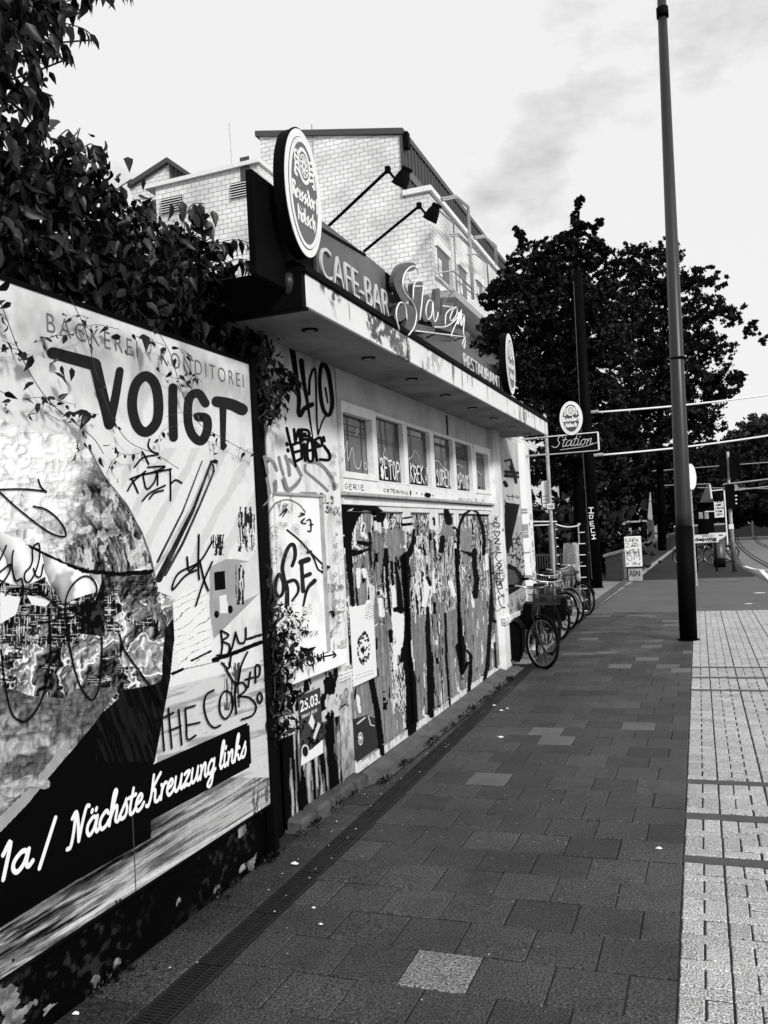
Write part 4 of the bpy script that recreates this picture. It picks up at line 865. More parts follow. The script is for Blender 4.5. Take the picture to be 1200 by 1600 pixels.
ik = Ink((x0_, YP-.001, zb), (1, 0, 0), (0, 0, 1), (0, -1, 0), .001)
write(ik, 'Station', SCRIPT, .10*(x1_-x0_), .085, .085, .009, .30, None, .78*(x1_-x0_)); ik.stroke([(.16, .045), (.5, .065), (.69, .11)], .007); ik.build('lettering', 'pale', pb)
oc_ = A(892.5, 653.5)
oval((oc_[0], YP+.0, oc_[2]), (1, 0, 0), (0, -1, 0), .165, .245, .07, 'small round-shouldered oval brewery sign standing on the Station box, facing the viewer', 1.3, 'clad')

# ================================================================== THE BILLBOARD
XB = -2.3; BY0, BY1, BZ0, BZ1 = 1.9, 4.205, .295, 2.69
bb = thing('billboard', (XB, 2.9, 0), 'big bakery billboard with a filled bread roll, black VOIGT lettering and scrawled tags', 'billboard')
cE, cF, cH, cK, cL_ = crop(0, 420, 2.857), crop(0, 850, 2.727), crop(0, 700, 5.), crop(0, 1200, 2.), crop(240, 880, 6.4)
BUN = [(-400, 640), (0, 655), (60, 675), (110, 682), (140, 700), (165, 745), (200, 790), (222, 830), (236, 870), (244, 905), (225, 885), (190, 895), (130, 893), (75, 870), (45, 850), (0, 830), (-400, 800)]
DARKTRI = [(272, 962), (275, 985), (271, 1010), (266, 1060), (255, 1120), (242, 1190), (236, 1200), (236, 1310), (120, 1375), (0, 1450), (-400, 1700), (-400, 1560), (0, 1290), (70, 1222), (118, 1165), (158, 1115), (184, 1092), (186, 1078), (216, 1074), (250, 1066), (252, 1030), (257, 986)]
def bbfn(px, py, Y, Z):
    n = fbm(Y*4, Z*4, 201); n2 = fbm(Y*22, Z*16, 202, 5); n3 = fbm(Y*60, Z*45, 203, 4)
    g = .93-.10*ss(fbm(Y*5, Z*3.2, 204), .5, .75)-.06*n3
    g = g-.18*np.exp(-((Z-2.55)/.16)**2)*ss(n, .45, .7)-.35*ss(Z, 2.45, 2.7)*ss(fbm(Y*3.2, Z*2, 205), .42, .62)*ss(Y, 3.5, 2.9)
    # soft pale stripes of the cloth, and its dark folds
    dg = (px*.9+py*.45); g = g-.07*(np.sin(dg*.16+3*n) > .5)*(py > 700)*(py < 880)*(px > 190)
    for P, a, b, v in [([(330, 722), (300, 800), (270, 860), (248, 905)], 4, 11, .02), ([(322, 735), (300, 790), (262, 862), (242, 890)], 2, 6, .6), ([(335, 735), (312, 790), (285, 850), (258, 898)], 3, 5, .05), ([(316, 720), (285, 800), (246, 878)], 2, 4, .08)]:
        d = sdist(px, py, P, a, b); g = np.where(d < 0, v+.3*n2, g)
    # bread roll: puffy floured crumb at the left, split dark crust at the right
    def puff(x, y, sd, o=4):
        r_ = 0; w_ = 1.; 
        for k_ in range(o): r_ = r_+w_*np.sqrt(np.abs(2*vn(x*2**k_, y*2**k_, sd+k_)-1)); w_ *= .55
        return r_
    def emb(h, k_, d_=1.3): return k_*(h(px+d_, py+d_*.8)-h(px-d_, py-d_*.8))
    wx = 14*(fbm(px*.02, py*.02, 216)-.5); wy = 14*(fbm(px*.02, py*.02, 217)-.5)
    bun = inpoly(px+wx*.25, py+wy*.25, BUN); crust = ss(px+.30*(py-760)+46*(fbm(px*.03, py*.03, 218)-.5), 92, 165)
    h1 = lambda x, y: puff((x+wx)*.050, (y+wy)*.060, 214, 3)*.75+.5*fbm(x*.02, y*.02, 219)
    pale = .60+.24*h1(px, py)+emb(h1, -.42)+.10*(n3-.5); pale = pale-.16*ss(py, 800, 690)*0-.20*ss(fbm(px*.03, py*.04, 213), .54, .66)*ss(py, 700, 780)
    pale = pale-.35*ss(np.abs(fbm((px+wx)*.03, (py+wy)*.035, 233, 4)-.5), .012, .0)*ss(py, 700, 740)+.12
    ra = np.hypot(px-20, (py-905)*1.05); th = np.arctan2(905-py, px-20)
    h2 = lambda x, y: puff(np.hypot(x-20, (y-905)*1.05)*.075+2*(n-.5), np.arctan2(905-y, x-20)*4.2, 222)
    h3 = lambda x, y: fbm(np.hypot(x-20, (y-905)*1.05)*.10, np.arctan2(905-y, x-20)*3.2, 226, 5)
    dk = .20+.14*h2(px, py)+emb(h2, -.3)+emb(h3, -2.4)+.55*(n3-.5)+.3*(n2-.5)
    lump = ss(fbm((px+wx)*.075, (py+wy*2)*.050, 228, 4), .545, .575); dk = dk*(1-.8*lump)+.8*lump*(.60+.25*h1(px, py)+emb(h1, -.45))
    dk = dk-.5*np.exp(-((px-126)**2/1000+(py-764)**2/170))-.3*np.exp(-((px-175)**2/500+(py-830)**2/90))
    g = np.where(bun, pale*(1-crust)+dk*crust, g)
    e = sdist(px, py, BUN[4:10], 4.5); g = np.where(bun & (e < 2*(n3-.4)), .10+.5*n3, g)
    # filling: folded ham, dark scratched band, frilled lettuce, underside of the roll
    UND = [(-400, 820), (0, 826), (45, 850), (78, 872), (130, 893), (190, 897), (232, 890), (243, 905), (250, 925), (273, 935), (272, 962), (258, 985), (254, 1030), (252, 1066), (216, 1075), (188, 1080), (186, 1092), (158, 1116), (118, 1166), (70, 1222), (0, 1290), (-400, 1560)]
    zone = (~bun) & inpoly(px+wx*.3, py+wy*.3, UND)
    fold = lambda x, y: np.abs(np.sin(x*.055-y*.028+5*fbm(x*.010, y*.008, 221)))
    ham = .70+.30*fold(px, py)+emb(fold, -1.0, 1.6)-.35*ss(fold(px, py), .10, .0)+.10*(n2-.5); ham = ham-.30*ss(fbm(px*.02, py*.016, 229), .56, .66)
    hat = np.maximum(fbm(px*.9, py*.06, 222, 3), fbm(px*.07, py*.8, 223, 3)); grid = np.where(hat > .69, .80, np.where(hat > .62, .30, .03))+.10*(n3 > .6)
    f = fbm((px+wx*2)*.030, (py+wy*2)*.024, 225, 4); hl = lambda x, y: fbm((x+wx*2)*.030, (y+wy*2)*.024, 225, 4)
    let = .50+emb(hl, -4.2)+.16*(n3-.5); fr1 = np.abs(f-.50); fr2 = np.abs(f-.60); let = let+.52*ss(fr1, .030, .0)+.4*ss(fr2, .018, .0)-.45*ss(np.abs(f-.455), .022, .0)-.3*ss(f, .46, .38)
    m1 = fbm(px*.022, py*.05, 231, 4)
    fill = np.where(py < 905+10*np.sin(px*.05), ham, grid)
    fill = np.where((py > 985+14*np.sin(px*.07)) & (m1 > .40), let, fill)
    fill = np.where((px > 186+8*np.sin(py*.2)) & (py > 925+6*np.sin(px*.5)) & (py < 1042) & (fbm(px*.03, py*.03, 232) > .36), .2+.85*let, fill)
    fill = np.where((px > 158) & (px < 246) & (py > 893) & (py < 932), np.where(hat > .54, .75*let+.15, .05), fill)
    fill = np.where(inpoly(px+wx*.6, py+wy*.6, [(60, 860), (110, 872), (145, 903), (158, 922), (130, 930), (100, 942), (72, 905)]), ham*.9+.12, fill)
    fill = np.where(inpoly(px, py, [(0, 925), (32, 935), (25, 960), (0, 975)]) | inpoly(px, py, [(42, 930), (80, 938), (72, 948), (50, 945)]) | inpoly(px, py, [(135, 912), (150, 905), (156, 918), (148, 925)]), .93, fill)
    fill = np.where(inpoly(px, py, [(148, 940), (162, 900), (164, 995), (124, 990), (130, 965), (100, 950)]), .02+.2*(n3 > .62), fill)
    low = inpoly(px+wx*.5, py+wy*2.2, [(-400, 1090), (0, 1075), (60, 1092), (110, 1082), (150, 1078), (186, 1080), (170, 1108), (75, 1235), (0, 1300), (-400, 1600)])
    fill = np.where(low, .40+.14*h1(px, py)+emb(h1, -.30)+.30*(n3-.5)+.3*ss(fbm(px*.02, py*.02, 240), .5, .62)-.2, fill)
    g = np.where(zone, fill, g)
    g = np.where(sdist(px, py, [(40, 850), (75, 868), (110, 884), (135, 893), (190, 897), (236, 893)], 3, 8) < 4*(n3-.5), .02, g)
    tri = inpoly(px, py, DARKTRI) & ~zone; g = np.where(tri, .012+.10*((fbm((px-py*.35)*.25, py*.02, 241) > .56) & (px > 150) & (py < 1190)), g)
    crstp = sdist(px, py, [(-40, 1325), (0, 1288), (38, 1250), (75, 1205), (104, 1166)], 20, 12) < 0; g = np.where(crstp, .55+.22*np.sin(px*2.2+py*1.3)+.1*n3, g)
    ch = (sdist(px, py, [(10, 1240), (45, 1222), (70, 1225)], 26, 16) < 3*(n3-.5)); g = np.where(ch, .5+.15*h1(px, py)+emb(h1, -.5), g)
    # paper bag, small marks
    pap = inpoly(px, py, cF([(735, 250), (790, 200), (880, 180), (885, 240), (870, 260), (895, 320), (905, 470), (870, 500), (800, 520), (770, 560), (745, 430)]))
    cr = np.abs(np.sin((py+.55*px)*.22+5*fbm(px*.02, py*.03, 250))); g = np.where(pap, .93-.45*(cr < .12)*(n3 > .45)-.5*(cr < .03), g)
    wood = inpoly(px, py, cL_([(560, 40), (720, -40), (830, -40), (1050, 0), (1060, 300), (600, 760), (560, 500)])); g = np.where(wood, .62+.12*(n2-.5), g)
    wood2 = inpoly(px, py, cL_([(860, 0), (1060, -30), (1060, 300), (860, 400)])); g = np.where(wood2, .84+.1*(n2-.5), g)
    for P, v in [([(605, 90), (715, 75), (720, 260), (612, 275)], .02), ([(655, 330), (730, 310), (745, 500), (665, 500)], .9)]: g = np.where(inpoly(px, py, cL_(P)), v, g)
    for (x, y, rx, ry) in [(630, 512, 24, 38), (766, 462, 26, 42)]:
        cx, cy = cL_([(x, y)])[0]; g = np.where(np.hypot((px-cx)/(rx/6.4), (py-cy)/(ry/6.4)) < 1, .04, g)
    for (x0, x1, y0, y1) in [(372, 398, 792, 862), (329, 350, 835, 868), (368, 382, 882, 945)]:
        g = np.where((px > x0) & (px < x1) & (py > y0) & (py < y1) & (fbm(px*.55, py*.06, 260) > .48), .15, g)
    for P, w, v in [([(595, 970), (800, 900), (1075, 790)], 7, .03), ([(940, 760), (1075, 715)], 5, .15), ([(380, 975), (570, 880)], 3.5, .05), ([(190, 1105), (290, 1060)], 5, .05), ([(300, 1060), (660, 980)], 1.5, .3)]:
        g = np.where(sdist(px, py, cL_(P), w) < 1.5*(n3-.6), v, g)
    # lower boards
    pl_ = (px > 236) & (py > 1090-.0*px) & ~pap & ~tri | (py > 1445-.62*px)
    lowz = (Z < .548) & ~tri
    wd = .80-.30*ss(fbm((py+.62*px)*.20, px*.016, 270, 5), .46, .66)-.16*ss(fbm((py+.62*px)*.9, px*.03, 271), .5, .6)-.10*n3
    wd = wd-.60*ss(Z, .40, .53)*ss(px, 330, 150)*(.6+.8*fbm((py+.62*px)*.12, px*.02, 275))-.35*ss(px, 330, 60)*ss(fbm((py+.6*px)*.1, px*.012, 272), .46, .58)
    wd = np.where(py > 1512-.62*px, wd+.10, wd)
    vs_ = (px > 392) & (fbm(px*.5, py*.04, 273) > .58); wd = np.where(vs_, .35, wd)
    g = np.where(lowz, wd, g)
    mid = (py > 1075-.25*(px-260)) & (px > 245) & (py < 1215) & ~pap & ~tri; g = np.where(mid, .84-.2*ss(fbm((py+.3*px)*.12, px*.02, 280), .5, .7)-.06*n3, g)
    st_ = (px > 350) & (px < 375) & (py > 1035) & (py < 1110) & (fbm(px*.4, py*.05, 281) > .5); g = np.where(st_, .3, g)
    # direction band with one rounded end
    band = (Z > .545) & (Z < .775) & (Y < 4.02) & ~((Y > 4.0) & ((Z > .76) | (Z < .56))); g = np.where(band, .02, g)
    seam = np.abs(Y-3.02) < .0022; g = np.where(seam & (Z < .62), .25, g)
    return g
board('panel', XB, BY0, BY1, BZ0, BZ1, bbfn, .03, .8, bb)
MB().box(XB-.03, XB+.012, BY1+.001, BY1+.055, .0, 2.72, .003).build('post', M['black'], bb)
MB().box(XB-.03, XB+.006, BY0, BY1, BZ1+.001, BZ1+.02).build('top_rail', M['black'], bb); MB().box(XB-.03, XB+.004, BY0, BY1, BZ0-.012, BZ0-.001).build('bottom_rail', M['black'], bb)
vg = PxInk(XB, .002); V_ = lambda P, w, w1=None: vg.px(P, w, w1, True, cE, 2.857)
V_([(235, 375), (420, 425)], 52, 56); V_([(425, 425), (452, 540), (472, 620), (488, 695)], 52, 46); V_([(488, 695), (512, 590), (535, 455)], 42, 36)
V_([(690-42, 478), (605, 520), (590, 610), (612, 700), (655, 728), (700, 680), (707, 590), (690, 510), (648, 478)], 44, 44)
V_([(772, 530), (772, 640), (775, 752)], 40, 40); V_([(918, 600), (885, 555), (845, 580), (840, 680), (862, 745), (900, 768), (925, 720), (922, 668), (885, 660)], 38, 40)
vg.px([(968, 592), (1030, 604), (1082, 628)], 48, 52, True, cE, 2.857); V_([(996, 600), (996, 700), (996, 798)], 32, 22)
vg.build('lettering', 'inkd', bb)
text('BÄCKEREI · KONDITOREI', 'lettering', float(ax(72, 495, XB)[1]), float(ax(386, 600, XB)[1])-.04, 2.55, 2.64, (XB+.002, 0, 0), (0, 1, 0), (0, 0, 1), (1, 0, 0), .0005, 'mid', bb, offset=-.012, space=1.35)
ik = Ink((XB, 0, 0), (0, 1, 0), (0, 0, 1), (1, 0, 0), .002)
ya, yb_, yc = float(ax(18, 1370, XB)[1]), float(ax(108, 1325, XB)[1]), float(ax(384, 1180, XB)[1])
write(ik, ', 1a /', SCRIPT, ya-.14, .615, .062, .018, .22, None, yb_-ya+.06, 1.)
write(ik, 'Nächste Kreuzung links', SCRIPT, yb_, .615, .062, .0165, .22, None, yc-yb_-.01)
ik.build('lettering', 'chalk', bb)
gb = PxInk(XB, .004)
for f, s, w, Ps in [(cE, 2.857, 7.5, [[(668, 760), (662, 790), (680, 815), (708, 828), (640, 842), (600, 885)], [(635, 815), (650, 840), (664, 872)], [(570, 990), (595, 950), (650, 903)], [(580, 938), (640, 915)], [(588, 935), (602, 965), (617, 1000)], [(638, 918), (655, 982), (690, 950), (703, 905), (704, 965)], [(660, 885), (738, 882), (690, 905), (640, 918), (765, 893)], [(760, 893), (762, 960), (762, 1034)], [(762, 960), (785, 942), (812, 955)], [(636, 1036), (670, 1000), (738, 966)], [(667, 1026), (690, 1000), (730, 988)]]),
                   (cH, 5., 13, [[(-60, 325), (180, 320), (362, 337)], [(300, 245), (320, 300), (362, 345)], [(-60, 300), (0, 345), (120, 455), (300, 600), (420, 675), (500, 692), (515, 670), (495, 610), (430, 530), (350, 475), (262, 455)], [(50, 760), (20, 830), (-10, 890)], [(-40, 1000), (60, 920), (82, 910), (68, 980), (0, 1075), (-40, 1100)], [(105, 800), (95, 860), (100, 960), (125, 1035), (160, 1020)],
                               [(300, 745), (255, 780), (255, 870), (235, 930), (198, 970), (192, 1020), (220, 1050), (262, 1000), (300, 900), (312, 800), (300, 745)], [(262, 940), (285, 1000), (320, 998), (338, 910)], [(45, 1145), (90, 1102), (190, 1096), (300, 1130), (430, 1215), (462, 1280), (440, 1335), (300, 1370)], [(170, 1020), (185, 1100), (165, 1160)], [(378, 1250), (385, 1340), (385, 1500)], [(752, 1150), (755, 1080), (715, 1015), (650, 1003), (570, 1065), (518, 1170), (508, 1300), (530, 1400), (545, 1500)], [(752, 1140), (650, 1260), (515, 1355)]]),
                   (cF, 2.727, 8, [[(210, 290), (215, 450), (200, 590), (165, 690), (125, 742), (95, 756), (50, 720), (22, 600), (5, 450)], [(288, 390), (310, 500), (340, 600), (385, 662), (412, 640), (430, 560), (435, 400)], [(510, 385), (530, 450), (600, 550), (692, 682)], [(798, 55), (806, 112), (838, 90)], [(848, -40), (846, 100), (850, 150)], [(905, -10), (850, 75), (760, 125), (735, 195), (790, 135), (838, 110)], [(852, 70), (870, 150), (888, 198)], [(905, 75), (870, 155), (835, 262)],
                                  [(942, 368), (948, 430), (942, 475)], [(942, 368), (975, 388), (948, 410)], [(945, 415), (978, 430), (970, 468), (925, 474)], [(1005, 375), (990, 440), (970, 480)], [(1005, 380), (1020, 420), (1040, 420)], [(1048, 357), (1048, 400), (1040, 422)], [(945, 505), (975, 530), (985, 478)], [(965, 535), (1010, 600), (1028, 520), (1055, 460)],
                                  [(912, 622), (882, 640), (870, 690), (885, 752), (912, 782), (940, 772)], [(962, 625), (940, 655), (938, 715), (962, 745), (990, 705), (988, 645), (962, 625)], [(1005, 590), (1002, 650), (1008, 722)], [(1005, 600), (1035, 590), (1050, 618), (1015, 650)], [(1020, 648), (1065, 655), (1092, 690), (1078, 728), (1030, 748)], [(1068, 545), (1058, 610)], [(1045, 578), (1080, 568)], [(1090, 590), (1090, 520), (1108, 522), (1105, 560), (1090, 568)], [(1108, 632), (1097, 655), (1108, 678), (1118, 655), (1108, 632)],
                                  [(655, 752), (700, 738), (740, 718)], [(690, 742), (700, 880)], [(718, 700), (733, 870)], [(762, 705), (775, 855)], [(722, 795), (772, 775)], [(790, 700), (832, 688)], [(790, 700), (795, 770), (800, 832), (835, 815)], [(795, 772), (852, 760)]])]:
    for P in Ps: gb.px(P, w, None, True, f, s)
gb.build('graffiti', 'ink', bb)
mb = MB()
for p in [(181, 1409), (187, 1406), (20, 1500), (310, 1330), (408, 1270)]:
    q = ax(*p, XB); mb.disc((XB+.0005, q[1], q[2]), (0, 1, 0), (0, 0, 1), .006, .006, (.003, 0, 0), 10)
mb.build('screw', M['dark'], bb)
# black peeling wall under and behind it
def lowfn(px, py, Y, Z):
    n = fbm(Y*8, Z*10, 301, 5); m_ = fbm(Y*2.2, Z*2, 302)
    return np.where((n > .67) & (m_ > .47) & (Z < .27), .18+.6*fbm(Y*40, Z*40, 303), .01+.16*ss(fbm(Y*30, Z*30, 305), .5, .7)*ss(m_, .4, .6))
lw = thing('low_wall', (-2.36, 3, 0), 'black peeling footing wall below the bakery billboard', 'wall')
board('face', -2.34, .6, 4.3, -.02, .28, lowfn, .04, .8, lw)
MB().box(-2.6, -2.385, .6, 4.3, -.02, .272).build('core', M['black'], lw)
bw_ = thing('boundary_wall', (-2.8, 3, 0), 'black wall in the gap behind the billboard, hidden by creeper', 'wall')
MB().box(-3.0, -2.75, .6, 4.6, -.02, 2.75, .01).build('face', M['black'], bw_)
MB().box(-2.74, -2.42, 4.42, 4.56, -.02, 2.6).build('buttress', M['black'], bw_)

# ================================================================== CREEPERS AND NEAR TREE
def region_points(poly, Xref, x0, x1, n, seed):
    """points in a body whose side outline (in the street direction and height) is the polygon, x0..x1 deep"""
    P = [tuple(ax(px, py, Xref)[1:]) for px, py in poly]; r = np.random.default_rng(seed)
    ys = [p[0] for p in P]; zs = [p[1] for p in P]; Y = r.uniform(min(ys), max(ys), n*4); Z = r.uniform(min(zs), max(zs), n*4)
    k = inpoly(Y, Z, P); Y = Y[k][:n]; Z = Z[k][:n]; X = r.uniform(x0, x1, len(Y)); return np.stack([X, Y, Z], 1)
cr = thing('climbing_plant', (-2.7, 3.2, 0), 'dense dark creeper heaped over the top of the bakery billboard and the canopy end', 'climbing plant')
core = [(-60, 240), (0, 235), (60, 240), (110, 250), (150, 300), (200, 345), (250, 370), (280, 365), (300, 400), (330, 450), (385, 480), (385, 560), (330, 540), (200, 490), (90, 455), (0, 425), (-60, 410)]
rim = [(-80, 185), (0, 185), (60, 205), (120, 225), (160, 285), (215, 315), (255, 345), (290, 335), (325, 375), (335, 415), (360, 455), (400, 470), (400, 575), (330, 555), (200, 510), (90, 470), (0, 445), (-80, 420)]
P1 = region_points(core, -2.55, -2.9, -2.33, 5200, 1); P2 = region_points(rim, -2.5, -2.75, -2.26, 1300, 2)
leaves('foliage', P1, .066, 'leaf', cr, .5, rnd=np.random.default_rng(3)); leaves('foliage', P2, .062, 'leaf2', cr, .8, rnd=np.random.default_rng(4))
# sprays that stand out against the sky and the white brick: hanging leaflet rows
def spray(pts, X, n, size, m, parent, seed, name='spray', rise=.0):
    r = np.random.default_rng(seed); Q = catmull([ax(px, py, X) for px, py in pts], 8); Q = np.array(Q); L_ = len(Q); V = []; F4 = []; F3 = []
    MB().tube(list(Q), .003, 5).build('stem', M['stem'], parent)
    for i in range(n):
        t = (i+.3)/n*(L_-1); k = int(t); p = Q[k]+(Q[min(k+1, L_-1)]-Q[k])*(t-k); tg = Q[min(k+1, L_-1)]-Q[max(k-1, 0)]; tg /= np.linalg.norm(tg)+1e-9
        for sgn in (-1, 1):
            d = np.array([r.normal(0, .25), tg[1]*.5+sgn*.35, -.8+r.normal(0, .15)+rise]); d /= np.linalg.norm(d)
            w = np.cross(d, np.array([1., r.normal(0, .5), r.normal(0, .5)])); w /= np.linalg.norm(w); q = np.cross(w, d); s_ = size*r.uniform(.7, 1.15)*(.75+.5*math.sin(math.pi*min(1, (i+.8)/n)))
            b = len(V)*7; V.append(p+s_*(LEAF[:, 0:1]*d+LEAF[:, 1:2]*.85*w+LEAF[:, 2:3]*q)); F4.append(LF+b); F3.append(LT+b)
    npmesh(name, np.concatenate(V), [np.concatenate(F4), np.concatenate(F3)], M[m], parent)
for i, (pts, n, sz) in enumerate([([(230, 420), (300, 395), (360, 375), (392, 380)], 9, .10), ([(250, 440), (320, 425), (370, 405), (398, 412)], 9, .10), ([(270, 400), (285, 350), (300, 320), (318, 318)], 6, .12), ([(300, 380), (318, 345), (330, 350)], 4, .09),
                                 ([(90, 260), (115, 230), (125, 200)], 3, .07), ([(90, 215), (105, 203), (112, 210)], 2, .09), ([(120, 240), (140, 225), (150, 235), (158, 270)], 5, .08), ([(130, 290), (170, 300), (190, 290), (205, 280)], 5, .07), ([(180, 320), (215, 330), (240, 350)], 5, .07), ([(350, 450), (400, 460), (432, 480)], 6, .055),
                                 ([(300, 470), (370, 480), (420, 500)], 6, .06), ([(200, 470), (230, 500), (245, 530)], 5, .07), ([(60, 430), (75, 470), (82, 490)], 3, .07), ([(0, 430), (15, 460), (25, 480)], 4, .09), ([(370, 530), (400, 545), (425, 555)], 5, .05)]):
    spray(pts, -2.4, n, sz, 'leaf', cr, 40+i)
# creeper on the corner of the pub and the shrub at its foot
iv = thing('ivy', (-2.38, 4.6, 1.9), 'dark ivy hanging on the corner between the billboard and the big black tag', 'ivy')
for i, (pts, n, sz) in enumerate([([(404, 590), (430, 575), (455, 582), (472, 600)], 9, .06), ([(402, 610), (430, 600), (460, 605)], 8, .06), ([(404, 635), (430, 622), (452, 640)], 7, .055), ([(402, 655), (425, 640), (448, 655)], 7, .05), ([(402, 570), (425, 560), (445, 572)], 6, .055), ([(402, 555), (412, 545), (430, 550)], 4, .055)]):
    spray(pts, -2.3, n, sz, 'leaf', iv, 80+i)
leaves('foliage', region_points([(398, 570), (440, 575), (460, 600), (440, 620), (430, 655), (400, 660)], -2.34, -2.38, -2.28, 170, 9), .05, 'leaf', iv, 1., rnd=np.random.default_rng(8))
leaves('foliage', region_points([(395, 520), (415, 525), (432, 560), (405, 562)], -2.34, -2.38, -2.30, 14, 19), .05, 'ivypale' if 'ivypale' in M else 'leaf2', iv, 1., rnd=np.random.default_rng(18))
sh = thing('shrub', (-2.35, 4.5, 0), 'dark straggling shrub growing out of the gap beside the grey event poster', 'shrub')
leaves('foliage', region_points([(405, 930), (430, 950), (455, 990), (468, 1010), (500, 1020), (475, 1035), (455, 1040), (460, 1080), (470, 1095), (445, 1100), (455, 1130), (440, 1155), (425, 1160), (405, 1160)], -2.32, -2.40, -2.26, 620, 12), .05, 'leaf', sh, .4, rnd=np.random.default_rng(11))
leaves('foliage', region_points([(415, 930), (445, 945), (480, 965), (490, 990), (440, 985), (415, 960)], -2.35, -2.378, -2.33, 120, 13), .028, 'leaf', sh, .4, rnd=np.random.default_rng(15))
for i, pts in enumerate([[(420, 1160), (430, 1080), (425, 1000), (440, 940)], [(425, 1150), (450, 1060), (490, 1015)], [(425, 1100), (450, 1085), (485, 1085)], [(415, 1120), (440, 1130), (465, 1145)]]):
    MB().tube([ax(x, y, -2.31) for x, y in pts], .004, 5).build('stem', M['stem'], sh)
# thin tendrils hanging in front of the billboard
td = thing('hanging_tendrils', (-2.26, 3.2, 2.7), 'thin leafy tendrils trailing down in front of the VOIGT lettering', 'tendrils')
r9 = np.random.default_rng(31); LP = []
for pts, w in [([(0, 140), (40, 250), (100, 400), (180, 540), (260, 630), (350, 700), (420, 760), (462, 825)], 1), ([(310, 120), (380, 270), (420, 430), (460, 560), (510, 680), (580, 775), (700, 830), (797, 893)], 1), ([(700, 270), (760, 380), (800, 510), (840, 620), (900, 700), (1000, 760), (1070, 800), (1130, 830)], 1),
               ([(0, 355), (60, 355), (130, 385)], .7), ([(10, 320), (80, 345)], .6), ([(0, 545), (60, 580)], .7), ([(110, 580), (200, 575), (330, 605)], .6), ([(120, 660), (160, 620), (230, 580)], .6), ([(240, 300), (330, 290), (420, 250), (530, 270)], .8), ([(150, 330), (260, 290), (330, 210), (400, 220)], .7),
               ([(640, 325), (700, 330), (740, 345)], .7), ([(780, 355), (820, 365), (842, 390)], .7), ([(790, 490), (860, 470), (900, 505)], .6), ([(720, 470), (800, 490), (840, 460)], .6), ([(740, 660), (820, 640), (900, 650)], .5), ([(700, 780), (730, 720), (800, 700)], .5), ([(500, 800), (560, 830), (640, 820)], .6), ([(475, 915), (500, 860), (540, 830)], .6),
               ([(370, 740), (380, 790), (340, 820)], .5), ([(960, 780), (955, 850), (950, 900)], .5), ([(1070, 800), (1060, 870)], .5), ([(200, 640), (280, 680), (330, 640), (440, 650)], .6)]:
    Q = catmull([ax(*p, -2.255) for p in cE(pts)], 6); MB().tube(Q, .0013*w+.0004, 5).build('tendril', M['stem'], td)
    L_ = len(Q)
    for i in range(int(2+L_*.32)): LP.append(Q[r9.integers(0, L_)]+r9.normal(0, .006, 3)+np.array([0, r9.normal(0, .018), -.004]))
leaves('foliage', np.array(LP), .034, 'leaf', td, .5, rnd=np.random.default_rng(32))
big = [ax(*cE([p])[0], -2.25) for p in [(200, 315), (230, 330), (250, 400), (275, 430), (240, 460), (320, 440), (120, 380), (145, 385), (20, 370), (0, 100), (50, 150), (250, 290), (700, 440), (20, 620), (40, 640), (400, 640), (330, 640), (560, 360), (180, 600), (540, 300), (610, 300), (590, 290), (640, 290)]]
leaves('foliage', np.array(big), .065, 'leaf', td, .5, rnd=np.random.default_rng(33))
# near tree at the upper left
tr = thing('near_tree', (-3.3, 2.6, 0), 'black leafy tree at the upper left, its compound leaves hanging against the sky', 'tree')
MB().tube([(-2.9, 2.3, 0)]+[ax(x, y, -2.6) for x, y in [(30, 420), (42, 300), (60, 190), (52, 110), (34, 40), (20, -60)]], [.06, .05, .035, .022, .02, .016, .01], 8).build('trunk', M['bark'], tr, True)
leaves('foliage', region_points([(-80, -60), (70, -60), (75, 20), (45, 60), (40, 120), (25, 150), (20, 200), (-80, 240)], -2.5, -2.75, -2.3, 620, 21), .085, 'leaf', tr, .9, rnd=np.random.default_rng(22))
for i, (pts, n, sz) in enumerate([([(40, 30), (80, 10), (130, -5), (190, -18), (200, -10)], 12, .075), ([(60, 40), (90, 35), (130, 45), (150, 62)], 9, .065), ([(50, 60), (80, 55), (100, 75), (108, 88)], 8, .075), ([(30, 90), (60, 75), (95, 85)], 8, .06), ([(55, 5), (75, -10), (140, -30), (170, -25)], 9, .09), ([(20, 40), (50, 10), (90, 0), (115, 15)], 8, .07),
                                 ([(45, 120), (60, 140), (82, 150)], 4, .075), ([(55, 150), (65, 170), (72, 178)], 4, .07), ([(0, 110), (30, 130), (45, 150)], 6, .08), ([(10, 190), (40, 200), (80, 205)], 6, .07)]):
    spray(pts, -2.45, n, sz, 'leaf', tr, 60+i)
for pts in [[(20, 90), (50, 70), (150, 62)], [(0, 130), (60, 110), (110, 90)], [(40, 20), (90, 0), (180, -20)]]: MB().tube([ax(x, y, -2.5) for x, y in pts], .004, 5).build('branch', M['bark'], tr)

# ================================================================== BUILDINGS BEHIND
wb = thing('apartment_house', (-12, 34, 0), 'tall white block-faced house with dark clad attic, balcony rails and side windows', 'building')
YB = 30.; P = lambda x, y, Y=YB: ay(x, y, Y)
xl, xr, xc = P(410, 300)[0], P(627, 250)[0], P(670, 298)[0]
zl, zr = P(411, 212)[2], P(623, 212)[2]; zc = P(669, 300)[2]; LEN = 26
MB().loft([[(xl, YB, 0), (xr, YB, 0), (xr, YB, zr), (xl, YB, zl)], [(xl, YB+LEN, 0), (xr, YB+LEN, 0), (xr, YB+LEN, zr), (xl, YB+LEN, zl)]]).build('wall', M['brick'], wb)
MB().box(xr+.001, xc, YB+.002, YB+LEN, 0, zc).build('wall', M['brick'], wb)
MB().loft([[(xl-.15, y, zl+.001), (xr+.15, y, zr+.001), (xr+.15, y, zr+.22), (xl-.15, y, zl+.22)] for y in (YB-.1, YB+LEN)]).build('roof', M['trim'], wb)
